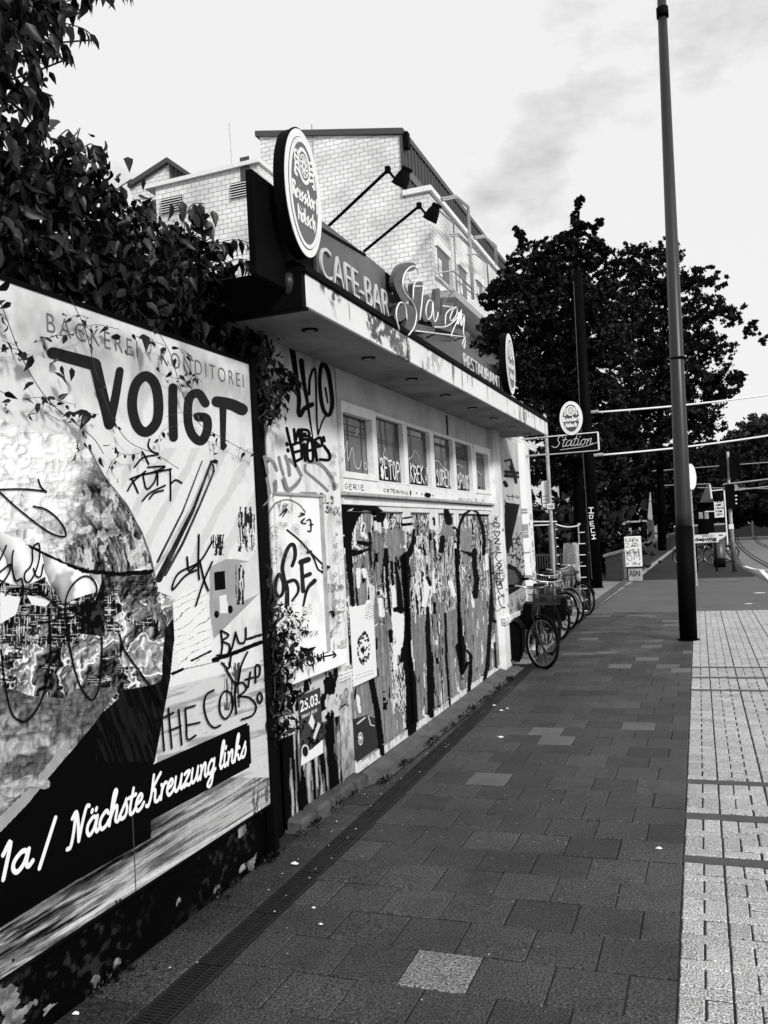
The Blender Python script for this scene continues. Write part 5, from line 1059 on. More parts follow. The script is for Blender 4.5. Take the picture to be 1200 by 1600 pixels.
MB().box(xr, xr+.1, YB-.06, YB+.03, zc, zr).build('corner_trim', M['trim'], wb)
mb = MB(); mb.box(xr+.003, xr+.08, YB+.01, YB+LEN, zc, zr-.02)
k = 0
while k < LEN-.2: mb.box(xr+.081, xr+.13, YB+.1+k, YB+.16+k, zc, zr-.05); k += .42
mb.build('cladding', M['clad'], wb)
MB().box(xr+.005, xc+.12, YB-.1, YB+LEN, zc+.002, zc+.22, .02).build('coping', M['white'], wb)
def sidewin(px0, py0, px1, py1, X, par, fr=.09):
    a = ax(px0, py0, X); b = ax(px1, py1, X); y0, y1 = a[1], b[1]; z1 = a[2]; z0 = b[2]
    w = MB().box(X-.2, X+.02, y0, y1, z0, z1, .01).build('window', M['frame'], par); 
    MB().box(X+.021, X+.03, y0+.06, y1-.06, z0+.06, z1-.06).build('pane', M['glass'], w)
    MB().box(X+.031, X+.04, y0+.12, y0+.12+(y1-y0)*.25, z0+.1, z1-.7*(z1-z0)*.5).build('curtain', M['white'], w)
    MB().box(X-.1, X+.10, y0-.1, y1+.1, z1+.01, z1+.28).build('shutter_box', M['frame'], w)
xs = xc+.001
for q in [(681, 385, 703, 450), (715, 415, 730, 472), (743, 438, 754, 470)]: sidewin(*q, xs, wb)
a = ax(637, 262, xr+.14); b = ax(660, 298, xr+.14)
MB().box(xr+.1, xr+.15, a[1], b[1]+.6, b[2]-.1, a[2]).build('window', M['glass'], wb)
rl = [([(510, 630), (640, 605), (755, 700), (775, 1080), (800, 1530)], 1.2), ([(520, 648), (645, 622), (745, 710), (765, 1080), (790, 1530)], 1.2), ([(800, 975), (890, 960), (1000, 1050), (1010, 1220)], 1.2), ([(810, 990), (895, 975), (990, 1060), (1000, 1220)], 1.2), ([(430, 740), (490, 735), (620, 850), (635, 1150), (660, 1600)], 1.), ([(590, 950), (660, 940), (790, 1060), (920, 1210)], 1.), ([(600, 970), (660, 958), (780, 1075)], 1.), ([(745, 1130), (820, 1125), (920, 1210), (940, 1500)], 1.),
      ([(460, 1300), (610, 1275), (640, 1290), (790, 1440)], 1.), ([(460, 1300), (465, 1350), (600, 1460), (630, 1440)], .8), ([(470, 1330), (600, 1460)], .8), ([(640, 1350), (790, 1480)], .7), ([(820, 1480), (880, 1530)], .7), ([(500, 1460), (600, 1445)], .8)]
fr_ = crop(600, 200, 5.714)
for pts, w in rl:
    MB().tube([ax(x, y, xc+1.0) for x, y in fr_(pts)], .035*w, 6).build('railing', M['post'], wb, True)
a = ax(*fr_([(540, 1500)])[0], xc+.5)
MB().box(xc+.002, xc+1.05, a[1]-.6, a[1]+14, a[2]-.25, a[2]).build('balcony', M['post'], wb)
mb = MB(); mb.box(xr+.1, xr+.3, YB-.02, YB+.25, zr-.5, zr+.1); mb.build('downpipe_head', M['black'], wb)
pb_ = P(490, 250); MB().box(pb_[0]-.02, pb_[0]+.02, YB-.02, YB-.002, 8, zl).build('joint', M['post'], wb)

sb = thing('side_building', (-16, 26, 0), 'lower white block building with two louvred vents and a flat parapet', 'building')
YC = 26.; P = lambda x, y, Y=YC: ay(x, y, Y)
x0_, x1_, z_ = P(243, 295)[0], P(403, 255)[0], P(400, 256)[2]; zl_ = P(248, 293)[2]
MB().loft([[(x0_, YC, 0), (x1_, YC, 0), (x1_, YC, z_), (x0_, YC, zl_)], [(x0_, YC+3.9, 0), (x1_, YC+3.9, 0), (x1_, YC+3.9, z_), (x0_, YC+3.9, zl_)]]).build('wall', M['brick'], sb)
MB().loft([[(x0_-.4, y, zl_+.002), (x1_+.1, y, z_+.002), (x1_+.1, y, z_+.14), (x0_-.4, y, zl_+.14)] for y in (YC-.12, YC+3.9)]).build('coping', M['frame'], sb)
for (xa, ya_, xb2, yb2) in [(360, 288, 397, 303), (252, 308, 286, 331)]:
    a = P(xa, ya_); b = P(xb2, yb2); zz0, zz1 = (a[2]+b[2])/2-.26, (a[2]+b[2])/2+.26
    v = MB().box(a[0], b[0], YC-.02, YC-.002, zz0, zz1).build('vent', M['dark'], sb); mb = MB()
    for k in range(6): z0_ = zz0+k*(zz1-zz0)/6; mb.add([(a[0], YC-.03, z0_+.055), (b[0], YC-.03, z0_+.055), (b[0], YC-.09, z0_), (a[0], YC-.09, z0_)], [(0, 1, 2, 3)])
    mb.build('louvre', M['white'], v)
a = P(380, 262); MB().box(a[0]-.1, a[0]+.25, YC-.03, YC-.003, a[2]-.45, a[2]+.35).build('soot_patch', M['plate'], sb)
a = P(355, 255); v = MB().box(a[0]-.45, a[0]+.3, YC+1, YC+1.6, a[2]-.2, a[2]+.28, .05).build('chimney', M['frame'], sb)
MB().tube([(a[0]-.35, YC+1.2, a[2]), (a[0]-.3, YC+1.2, a[2]+.5), (a[0]+.3, YC+1.2, a[2]+.5), (a[0]+.45, YC+1.2, a[2]+.2)], .04, 6).build('flue_loop', M['post'], sb, True)
a = P(340, 262); MB().tube([(a[0], YC+1, a[2]), (a[0]-.02, YC+1, a[2]+2.0)], .012, 5).build('antenna', M['post'], sb)
gbd = thing('gabled_house', (-22, 32, 0), 'small brick gable with a dark clad dormer side behind the parapet', 'building')
YG = 32.; P = lambda x, y: ay(x, y, YG)
g = [P(205, 290), P(264, 251), P(266, 300), P(205, 330)]
MB().prism([(p[0], YG, p[2]) for p in g], (0, 4, 0)).build('wall', M['brick'], gbd)
h = [P(265, 252), P(300, 276), P(300, 300), P(265, 300)]
MB().prism([(p[0]+(.02 if i in (0, 3) else 0), YG, p[2]) for i, p in enumerate(h)], (0, 4, 0)).build('cladding', M['clad'], gbd)
a, b, c = P(203, 288), P(264.5, 248), P(303, 276)
MB().prism([(a[0], YG-.2, a[2]), (b[0], YG-.2, b[2]), (c[0], YG-.2, c[2]), (c[0], YG-.2, c[2]-.15), (b[0], YG-.2, b[2]-.22), (a[0], YG-.2, a[2]-.2)], (0, 4.4, 0)).build('roof', M['trim'], gbd)
mb = MB(); 
for k in range(5): xk = h[0][0]+.15+k*.19; mb.box(xk, xk+.04, YG-.04, YG-.002, h[2][2], h[0][2]-.16-(xk-h[0][0])*.62)
mb.build('batten', M['dark'], gbd)

# ================================================================== TREES BEHIND
def crown(name, label, cat, Y, blobs, n, size, m, trunks, seed, group=None, base=None, spread=1., m2=None):
    r = np.random.default_rng(seed); t0 = ay(*trunks[0][0], Y) if trunks else ay(blobs[0][0], 830, Y); t0 = np.array([t0[0], Y, 0.])
    t = thing(name, t0, label, cat, group); w = np.array([b[2]**2 for b in blobs], float); w /= w.sum(); PS = []
    for (px, py, rp), q in zip(blobs, w):
        rp = rp*.93
        c = ay(px, py, Y); R_ = rp/FPX*np.linalg.norm(c-CO)/1.0; nc = max(8, int(n*q/26*2.6))
        d = r.normal(size=(nc, 3)); d /= np.linalg.norm(d, axis=1)[:, None]; rad = r.uniform(.15, 1.0, nc)**.6
        cc_ = c+d*rad[:, None]*R_*np.array([1, spread*1.5, 1]); k = r.uniform(.035, .13, nc)*R_
        m_ = 26; PS.append((cc_[:, None]+r.normal(size=(nc, m_, 3))*k[:, None, None]*np.array([1, 1, .62])).reshape(-1, 3))
    PS = np.concatenate(PS); V, F = quads(PS, size, r); h = len(PS)
    npmesh('crown', V, [F], M[m], t)
    for pts, r0, r1 in [(q[0:-2], q[-2], q[-1]) if not isinstance(q[0], tuple) else (q, .25, .08) for q in trunks]:
        Q = [ay(x, y, Y) for x, y in pts]; n_ = len(Q); MB().tube(Q, [(.17-.13*i/(n_-1))*(1 if pts is trunks[0] else .5) for i in range(n_)], 8).build('trunk' if pts is trunks[0] else 'limb', M['bark'], t, True)
    return t
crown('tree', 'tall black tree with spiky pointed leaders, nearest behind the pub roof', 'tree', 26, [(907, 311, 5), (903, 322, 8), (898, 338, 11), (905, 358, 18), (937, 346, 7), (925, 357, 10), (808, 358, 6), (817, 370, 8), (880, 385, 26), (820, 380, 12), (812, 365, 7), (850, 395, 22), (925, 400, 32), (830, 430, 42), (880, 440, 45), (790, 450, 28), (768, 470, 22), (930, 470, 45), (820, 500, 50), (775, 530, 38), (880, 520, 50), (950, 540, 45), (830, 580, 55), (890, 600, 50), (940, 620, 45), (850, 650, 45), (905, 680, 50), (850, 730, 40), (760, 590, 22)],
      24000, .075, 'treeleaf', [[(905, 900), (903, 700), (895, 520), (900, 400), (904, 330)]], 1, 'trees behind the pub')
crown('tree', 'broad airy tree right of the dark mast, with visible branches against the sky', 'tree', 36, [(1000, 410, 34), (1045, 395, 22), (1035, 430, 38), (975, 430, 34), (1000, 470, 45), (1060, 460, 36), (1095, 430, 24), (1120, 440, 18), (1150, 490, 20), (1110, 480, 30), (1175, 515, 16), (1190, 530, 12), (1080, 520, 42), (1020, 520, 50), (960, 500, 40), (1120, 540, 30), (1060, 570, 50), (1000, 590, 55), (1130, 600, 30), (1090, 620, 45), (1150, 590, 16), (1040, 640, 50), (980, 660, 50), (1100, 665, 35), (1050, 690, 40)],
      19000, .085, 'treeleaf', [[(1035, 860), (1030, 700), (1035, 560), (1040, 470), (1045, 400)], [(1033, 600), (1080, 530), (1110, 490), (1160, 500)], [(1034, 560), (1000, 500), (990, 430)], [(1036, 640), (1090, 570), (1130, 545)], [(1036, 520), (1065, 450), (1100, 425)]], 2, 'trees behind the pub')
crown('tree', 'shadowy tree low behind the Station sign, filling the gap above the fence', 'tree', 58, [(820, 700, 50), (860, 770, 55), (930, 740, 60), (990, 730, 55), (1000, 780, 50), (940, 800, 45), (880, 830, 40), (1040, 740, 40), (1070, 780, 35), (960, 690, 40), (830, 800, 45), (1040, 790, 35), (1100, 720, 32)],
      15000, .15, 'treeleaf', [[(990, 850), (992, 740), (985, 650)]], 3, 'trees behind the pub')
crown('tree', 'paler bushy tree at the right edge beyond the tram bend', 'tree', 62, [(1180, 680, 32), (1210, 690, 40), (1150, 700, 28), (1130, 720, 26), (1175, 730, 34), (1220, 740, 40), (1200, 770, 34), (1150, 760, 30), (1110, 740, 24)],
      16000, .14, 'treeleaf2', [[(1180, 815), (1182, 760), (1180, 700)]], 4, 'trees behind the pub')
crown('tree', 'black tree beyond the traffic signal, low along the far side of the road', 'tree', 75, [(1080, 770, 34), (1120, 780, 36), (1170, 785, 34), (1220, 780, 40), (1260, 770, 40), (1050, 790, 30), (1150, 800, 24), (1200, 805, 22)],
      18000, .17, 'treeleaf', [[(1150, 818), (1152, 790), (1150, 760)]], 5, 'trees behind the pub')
wd_ = np.random.default_rng(6); PS = np.stack([wd_.uniform(-45, 60, 9000), wd_.uniform(88, 100, 9000), wd_.uniform(0, 1, 9000)**1.2*9], 1)
V, F = quads(PS, .9, wd_); tag(npmesh('far_wood', V, [F], M['treeleaf']), 'dark wood closing the view behind the street', 'wood', None, 'stuff')
for k, (x, y, hh) in enumerate([(-9, 30, 3.4), (-6.4, 31, 3.0), (-12, 29.5, 3.6), (-4.3, 33, 2.6)]):
    c = np.random.default_rng(90+k); n = 2600; PS = np.stack([x+c.normal(0, .95, n), y+c.normal(0, .6, n), np.abs(c.normal(hh*.45, hh*.3, n))], 1)
    PS = PS[(PS[:, 2] < hh)]
    t = thing('bush', (x, y, 0), ['dark bush behind the fence, third from the left', 'dark bush behind the fence, second from the right', 'dark bush behind the fence, farthest left by the pub', 'low dark bush behind the fence, nearest the stone wall'][k], 'bush', 'bushes behind the fence')
    V, F = quads(PS, .17, c); npmesh('foliage', V, [F], M['treeleaf'], t); MB().tube([(x, y, 0), (x+.05, y, hh*.6)], [.06, .03], 6).build('stem', M['bark'], t)

# ================================================================== STREET FURNITURE
def tapered(name, base, top, r0, r1, label, cat, m, lower=None, hl=0.):
    t = thing(name, base, label, cat); base = np.array(base, float); top = np.array(top, float)
    if lower:
        k = hl/(top[2]-base[2]); mid = base+(top-base)*k
        MB().tube([base+np.array([0, 0, .0]), mid], [r0, r0-.0*r1], 24).build('sleeve', M[lower], t, True)
        MB().tube([mid+np.array([0, 0, .001]), mid+(top-base)*.02, top], [r0*.93, r0*.9, r1], 24).build('shaft', M[m], t, True)
    else: MB().tube([base, top], [r0, r1], 20).build('shaft', M[m], t, True)
    MB().disc(base+np.array([0, 0, .004]), (1, 0, 0), (0, 1, 0), r0*1.25, r0*1.25, (0, 0, .012), 28).build('base_plate', M['black'], t)
    return t
b = az(1076, 1000); tp = ay(1033, -20, b[1])
lp = tapered('lamp_post', b, tp, .122, .062, 'tall tapering dark lamp post standing on the seam of dark and white paving', 'lamp post', 'pole', 'poled', 1.62)
q = ay(1035, 20, b[1]); MB().tube([q-np.array([0, 0, .07]), q+np.array([0, 0, .07])], [.085, .085], 20).build('collar', M['black'], lp, True)
q = ay(1059, 560, b[1]); MB().tube([q-np.array([0, 0, .012]), q+np.array([0, 0, .012])], [.112, .112], 24).build('weld', M['poled'], lp, True)
b = az(932, 918); tp = ay(903, 428, b[1])
mp_ = tapered('tram_mast', b, tp, .17, .115, 'thick black tram mast with white sprayed letters and pale cables, behind the Station sign', 'mast', 'poled')
q = lambda x, y: ay(x, y, b[1]-.16)
MB().tube([q(896, 440), q(906, 640), q(917, 800), q(925, 905)], .012, 5).build('edge_strip', M['plate'], mp_)
ik = MB()
ig = Ink((0, b[1]-.165, 0), (1, 0, 0), (0, 0, 1), (0, -1, 0), .01)
f = crop(800, 600, 6.154)
for P in [[(740, 1190), (780, 1190)], [(760, 1190), (762, 1240)], [(740, 1240), (785, 1240)], [(745, 1265), (780, 1260), (775, 1290), (750, 1295), (745, 1265)], [(780, 1320), (750, 1325), (755, 1365), (790, 1365)], [(755, 1345), (780, 1342)], [(790, 1385), (760, 1390), (765, 1430), (795, 1425)], [(768, 1455), (800, 1450)], [(770, 1490), (805, 1485)], [(785, 1455), (788, 1490)]]:
    Q = [ay(*p, b[1]-.165) for p in f(P)]; ig.stroke([(a[0], a[2]) for a in Q], .026, None, False)
ig.build('graffiti', 'chalk', mp_)
YM = b[1]
for k, (p0, p1_) in enumerate([((921, 645), (1230, 613)), ((928, 712), (1230, 676))]):
    a = ay(*p0, YM); c = ay(*p1_, YM+3); t = thing('cable', a, ['upper of the two pale span cables running right from the black mast', 'lower of the two pale span cables running right from the black mast'][k], 'cable', 'cables over the street')
    MB().tube([a+(c-a)*i/8-np.array([0, 0, .06*math.sin(math.pi*i/8)]) for i in range(9)], .028, 6).build('strand', M['wire'], t, True)
    MB().tube([a-np.array([.1, 0, 0]), a+np.array([.25, 0, .02])], .045, 8).build('clamp', M['post'], t)
for k, (p0, p1_, r_) in enumerate([((1020, 736), (1230, 720), .02), ((1130, 757), (1230, 745), .035), ((1140, 767), (1230, 757), .03), ((1090, 762), (1230, 764), .02), ((1025, 759), (1110, 756), .02)]):
    a = ay(*p0, 44); c = ay(*p1_, 44); o = MB().tube([a, c], r_, 5).build('cable', M['post'], None)
    tag(o, ['topmost of the distant thin wires left of the signal post', 'upper distant grey wire right of the signal head', 'middle distant grey wire right of the signal head', 'lowest distant grey wire right of the signal head', 'short distant wire just right of the tall lamp post'][k], 'cable', 'cables over the street')
# white post with notices, next to the projecting sign
YW = 14.2; w = lambda x, y: ay(x, y, YW)
b0 = az(869, 985); tpw = w(851, 650)
sp_ = thing('sign_post', (w(868, 980)[0], YW, 0), 'white pole with a pinned notice sheet and small plate, left of the tram mast', 'pole')
MB().tube([(w(868, 990)[0], YW, 0), w(864, 860), w(858, 760), w(854, 690), tpw, tpw+np.array([-.02, 0, .02])], .029, 12).build('pole', M['post'], sp_, True)
a, c = w(845, 753), w(862, 792); MB().box(a[0], c[0], YW+.031, YW+.037, c[2], a[2]).build('notice', M['white'], sp_)
for k in range(3): z_ = c[2]+.06+.06*k; MB().box(a[0]+.01, c[0]-.01, YW+.0285, YW+.0305, z_, z_+.008).build('clip', M['ink'], sp_)
a, c = w(855, 787), w(867, 795); pl2 = MB().box(a[0], c[0], YW-.045, YW-.04, c[2], a[2]).build('plate', M['white'], sp_)
ik = Ink((a[0], YW-.045, c[2]), (1, 0, 0), (0, 0, 1), (0, -1, 0), .001); caps(ik, 'VASE', lambda x, y: (.02+.022*x, .02+.045*y), .007, .2, False, 4); ik.build('lettering', 'ink', pl2)
# trellis frame: two white-rungged uprights, wire between them, reed bundle
fe = thing('trellis', (-3.1, 17, 0), 'rusty trellis frame with pale rungs behind the parked bicycles', 'trellis')
YT = 17.2; w = lambda x, y: ay(x, y, YT)
for (xa, xb_) in [((858, 820), (866, 985)), ((866, 818), (874, 985))]:
    MB().tube([w(*xa), w(*xb_)], .022, 8).build('upright', M['stone'], fe)
for k in range(9):
    yy = 828+k*13.5; a = w(857+k*1., yy); c = w(871+k*.9, yy-1); MB().tube([a, c], .011, 6).build('rung', M['frame'], fe)
MB().tube([w(829, 815), w(870, 815)], .014, 6).build('bar', M['frame'], fe); MB().tube([w(835, 821), w(860, 820)], .014, 6).build('bar', M['frame'], fe)
MB().tube([w(868, 819)]+[w(868+k*6, 819+4.5*math.sin(math.pi*k/7)) for k in range(1, 7)]+[w(907, 818)], .014, 6).build('wire', M['frame'], fe)
bpst = thing('fence_post', (w(912, 975)[0], YT, 0), 'black square post with short pale rungs, left of the tram mast', 'post')
MB().box(w(907, 900)[0], w(918, 900)[0]+.02, YT, YT+.14, 0, w(907, 818)[2]).build('post', M['black'], bpst)
for k in range(8):
    a = w(905.5+k*.7, 832+k*17.5); MB().box(a[0]-.02, a[0]+.10, YT-.03, YT-.012, a[2]-.008, a[2]+.008).build('rung', M['frame'], bpst)
MB().box(w(906, 850)[0]-.02, w(906, 850)[0]+.002, YT-.01, YT+.05, w(906, 852)[2], w(907, 817)[2]).build('edge_strip', M['post'], bpst)
YR = 17.6; w = lambda x, y: ay(x, y, YR); rr = np.random.default_rng(5); V = []; F = []
rb = thing('reed_bundle', (w(893, 960)[0], YR, 0), 'pale dry reed bundle spread like a skirt between the trellis and black post', 'reed screen')
a, c = w(881, 853), w(905, 851); bot_ = w(893, 905)[2]; 
for k in range(330):
    u = rr.uniform(0, 1); x0 = a[0]+(c[0]-a[0])*u; x1 = x0+rr.normal(0, .035); zt0 = a[2]+rr.uniform(-.03, .06); zb0 = bot_+rr.uniform(-.05, .1)
    if .25 < u < .62 and rr.random() < .75: zb0 = bot_+.28+rr.uniform(0, .2)-abs(u-.42)*.9
    yy = YR+rr.uniform(-.03, .03); ww = .004; n_ = len(V)
    V += [(x0-ww, yy, zt0), (x0+ww, yy, zt0), (x1+ww, yy-.02, zb0), (x1-ww, yy-.02, zb0)]; F.append([n_, n_+1, n_+2, n_+3])
npmesh('reeds', np.array(V), [np.array(F)], M['grass'], rb)
MB().tube([w(893, 780), w(893, 905), (w(893, 960)[0], YR, 0)], [.012, .015, .02], 6).build('stake', M['bark'], rb)
# fence of thin bars
fb = thing('bar_fence', (-3.6, 18.2, 0), 'low fence of thin upright bars behind the bicycles', 'fence'); YFn = 18.4
xa, xb_ = ay(824, 900, YFn)[0], ay(925, 900, YFn)[0]; zt3, zb3 = ay(850, 868, YFn)[2], .03
MB().box(xa, xb_, YFn, YFn+.03, zt3, zt3+.03).box(xa, xb_, YFn, YFn+.03, .12, .15).build('rail', M['plate'], fb)
nb = int((xb_-xa)/.055)
for k in range(min(nb, 40)): MB().box(xa+k*.055, xa+k*.055+.014, YFn+.004, YFn+.024, zb3, zt3).build('bar', M['plate'], fb)
# small posts by the mast
for k, (x, y, h, l) in enumerate([(926, 917, .9, 'short black bollard just left of the mast foot'), (938, 908, 1.05, 'short black bollard just right of the mast foot')]):
    a = az(x, y); o = thing('bollard', a, l, 'bollard', 'bollards at the mast'); MB().tube([a, a+np.array([0, 0, h])], .05, 12).build('shaft', M['black'], o, True); MB().tube([a+np.array([0, 0, h+.001]), a+np.array([0, 0, h+.05])], [.06, .03], 12).build('cap', M['dark'], o)
# stone block, cabinet, low wall
bl = thing('stone_block', (-3.1, 28.3, 0), 'weathered concrete block ending the low wall left of the white cabinet', 'wall end')
a, c = ay(946, 880, 27.5), ay(972, 866, 27.5)
MB().loft([[(a[0], 27.5, 0), (c[0]+.02, 27.3, 0), (c[0]+.02, 28.6, 0), (a[0], 28.8, 0)], [(a[0], 27.5, .72), (c[0], 27.3, .86), (c[0], 28.6, .86), (a[0], 28.8, .72)]]).build('block', M['pavel'], bl)
MB().loft([[(a[0]-.05, 27.42, .722), (c[0]+.06, 27.22, .862), (c[0]+.06, 28.66, .862), (a[0]-.05, 28.86, .722)], [(a[0]-.05, 27.42, .80), (c[0]+.06, 27.22, .94), (c[0]+.06, 28.66, .94), (a[0]-.05, 28.86, .80)]]).build('coping', M['post'], bl)
cb_ = thing('utility_cabinet', (-2.1, 26.8, 0), 'narrow white street cabinet covered in black tags beside the low wall', 'cabinet')
a, c = ay(975, 838, 26.8), ay(1000, 838, 26.8)
MB().box(a[0], c[0], 26.8, 27.15, .42, 1.33, .015).build('body', M['white'], cb_); MB().box(a[0]+.06, c[0]-.02, 26.82, 27.13, 0, .40, .01).build('plinth', M['post'], cb_); MB().box(a[0]-.01, c[0]+.03, 26.78, 27.17, .401, .419).build('joint', M['ink'], cb_)
ik = Ink((a[0], 26.8, 0), (1, 0, 0), (0, 0, 1), (0, -1, 0), .002)
for s_, zz, h, w_ in [('KNEX', 1.18, .09, .02), ('ZBS', 1.02, .1, .016), ('WETNG', .82, .09, .024), ('OM', .62, .16, .018), ('FIRS', .48, .07, .014)]: caps(ik, s_, lambda x, y, s_=s_, zz=zz, h=h: (.04+.38*x/len(s_), zz+h*y), w_*.7, 1.3, True, 3)
ik.build('graffiti', 'ink', cb_); ik = Ink((a[0]+.06, 26.82, 0), (1, 0, 0), (0, 0, 1), (0, -1, 0), .002); caps(ik, 'AGN', lambda x, y: (.03+.1*x, .14+.16*y), .022, .5, True, 8); ik.build('graffiti', 'ink', cb_)
lw2 = thing('street_wall', (-2.2, 45, 0), 'long low dark wall receding behind the white cabinet, pale coping on top', 'wall')
MB().loft([[(x, 28.7, z) for x, z in ((-2.55, 0), (-2.25, 0), (-2.25, .84), (-2.55, .84))], [(x, 78, z) for x, z in ((-2.3, 0), (-2.0, 0), (-2.0, .84), (-2.3, .84))]]).build('face', M['dark'], lw2)
MB().loft([[(x, 28.7, z) for x, z in ((-2.6, .842), (-2.2, .842), (-2.2, .90), (-2.6, .90))], [(x, 78, z) for x, z in ((-2.35, .842), (-1.95, .842), (-1.95, .90), (-2.35, .90))]]).build('coping', M['stone'], lw2)
struct('kerb', MB().loft([[(-2.24, 28, .0), (-2.08, 28, .0), (-2.08, 28, .04), (-2.24, 28, .04)], [(-1.98, 70, .0), (-1.82, 70, .0), (-1.82, 70, .04), (-1.98, 70, .04)]]), 'post')
ob = thing('obelisk', (-2.9, 48, 0), 'slender pale pointed pillar glimpsed behind the low wall', 'pillar')
YO = 47.; w = lambda x, y: ay(x, y, YO); a, c = w(1012, 838), w(1023, 838); t_ = w(1016, 769); hb = w(1017, 812)[2]
sq = lambda x0, x1, z: [(x0, YO, z), (x1, YO, z), (x1, YO+(x1-x0), z), (x0, YO+(x1-x0), z)]
MB().loft([sq(a[0], c[0], 0), sq(a[0]+.02, c[0]-.02, hb)]).build('pedestal', M['stone'], ob); MB().loft([sq(a[0]+.04, c[0]-.06, hb+.001), sq(t_[0]-.02, t_[0]+.02, t_[2])]).build('shaft', M['post'], ob)
# far shelter with pale windows
for k, (xa, xb_, ya, yb2, lab) in enumerate([(948, 972, 828, 842, 'low pale kiosk window strip far behind the stone block'), (982, 1002, 824, 834, 'second pale kiosk window strip farther right of the stone block')]):
    a = ay(xa, yb2, 52); c = ay(xb_, ya, 52); t = thing('kiosk', (a[0], 52, 0), lab, 'kiosk', 'kiosks behind the low wall')
    MB().box(a[0]-.2, c[0]+.2, 52.1, 54, 0, c[2]+.3).build('body', M['black'], t); MB().box(a[0]-.25, c[0]+.25, 51.9, 54.1, c[2]+.301, c[2]+.4).build('roof', M['post'], t)
    for j in range(3): x_ = a[0]+j*(c[0]-a[0])/3; MB().box(x_+.03, x_+(c[0]-a[0])/3-.05, 52.04, 52.09, a[2], c[2]).build('window', M[['post', 'frame', 'post'][j]], t)
# signal post with lights and small white boxes
YS = 30.1; w = lambda x, y: ay(x, y, YS); b = az(1147, 893)
sgp = thing('signal_post', (w(1149, 893)[0], YS, 0), 'pale grey signal post with black signal heads beside the tram bend', 'signal post')
MB().tube([(w(1149, 893)[0], YS, 0), w(1147, 870), w(1146, 859)], .085, 14).build('sleeve', M['stone'], sgp, True)
MB().tube([w(1146, 858.8), w(1142, 815), w(1139, 760), w(1137, 706)], [.06, .055, .05, .045], 12).build('pole', M['post'], sgp, True)
def bxp(x0, y0, x1, y1, d0, d1, n, m, par): a = w(x0, y1); c = w(x1, y0); return MB().box(a[0], c[0], YS+d0, YS+d1, a[2], c[2], .01).build(n, M[m], par)
bxp(1139, 819, 1146, 827, -.12, -.06, 'box', 'frame', sgp)
h1 = bxp(1125, 708, 1134, 748, -.15, .15, 'signal_head', 'black', sgp); h2 = bxp(1141, 712, 1155, 745, -.15, .15, 'signal_head', 'black', sgp); h3 = bxp(1135, 756, 1147, 795, -.2, .05, 'signal_head', 'black', sgp)
for yy in (775, 781, 787): bxp(1147.5, yy-1.6, 1151.5, yy+1.2, -.1, -.05, 'lamp', 'frame', h3)
a = w(1148, 762); MB().disc(a, (1, 0, 0), (0, 0, 1), .1, .1, (0, .1, 0), 16).build('bell', M['post'], sgp)
MB().tube([w(1137, 757), w(1143, 762), w(1152, 758)], .02, 6).build('bracket', M['post'], sgp)
# round traffic sign edge behind the lamp post
a = ay(1079, 745, 24); b = az(1082, 922)
rs = thing('traffic_sign', (a[0], 24, 0), 'round white-edged traffic sign on a thin pole, half hidden by the tall lamp post', 'traffic sign')
ug = np.array([.35, .94, 0]); MB().disc(a, ug, (0, 0, 1), .34, .34, (.02, -.01, 0), 36).build('disc', M['frame'], rs)
MB().tube([(a[0]-.02, 24.05, 0), (a[0]-.02, 24.05, a[2]+.3)], .025, 8).build('pole', M['post'], rs)
# hoarding with notices, dark canopy box
YH = 52.; w = lambda x, y: ay(x, y, YH)
hd = thing('notice_board', (w(1125, 820)[0], YH, 0), 'tall white notice board on a pale frame beyond the signal post', 'notice board')
a, c = w(1117, 809), w(1130, 783); bd = MB().box(a[0], c[0], YH, YH+.08, a[2], c[2], .01).build('board', M['white'], hd)
ik = Ink((a[0], YH, a[2]), (1, 0, 0), (0, 0, 1), (0, -1, 0), .004)
for k in range(5): caps(ik, ['NEW', 'XOB', 'MENU', 'ABE', 'WKH'][k], lambda x, y: (.06+.12*x, .12+.18*k+.1*y), .03, .4, False, k)
ik.build('lettering', 'ink', bd); MB().tube([(c[0]+.08, YH, 0), (c[0]+.08, YH, w(1131, 766)[2])], .04, 8).tube([(a[0]-.5, YH, w(1108, 799)[2]), (a[0], YH, w(1117, 799)[2])], .03, 6).build('frame', M['frame'], hd)
MB().tube([w(1109, 757), w(1112, 779)], .05, 6).tube([w(1111, 767), w(1130, 765)], .035, 6).build('bracket', M['frame'], hd)
cx = thing('shop_awning', (w(1100, 790)[0], YH+1, 0), 'dark wedge-shaped awning beside the white notice board', 'awning')
p = [w(1093, 785), w(1104, 757), w(1110, 757), w(1115, 784)]; MB().prism([(q[0], YH+.6, q[2]) for q in p], (0, 2, 0)).build('cloth', M['clad'], cx)
MB().box(w(1090, 820)[0], w(1116, 820)[0], YH+1, YH+2.5, 0, p[0][2]-.02).build('booth', M['black'], cx)
for k, xx in enumerate((1092, 1101)):
    a = w(xx, 808); MB().box(a[0], a[0]+.22, YH+.93, YH+.98, a[2]-.1, a[2]+.28).build('window', M['post'], cx)
fw = thing('far_wall', (4, 92, 0), 'low pale-topped wall along the outside of the tram bend', 'wall')
YQ = 84.; z_ = ay(1150, 816.5, YQ)[2]; x0w, x1w = ay(1052, 818, YQ)[0], 24
MB().box(x0w, x1w, YQ, YQ+.4, 0, max(.5, z_-.15)).build('face', M['dark'], fw); MB().box(x0w, x1w, YQ-.05, YQ+.45, max(.5, z_-.15)+.001, max(.5, z_-.15)+.16).build('coping', M['post'], fw)
sl_ = thing('street_lamp', (ay(1173, 815, 80)[0], 80, 0), 'thin distant street lamp with a small pale head at the right', 'street lamp')
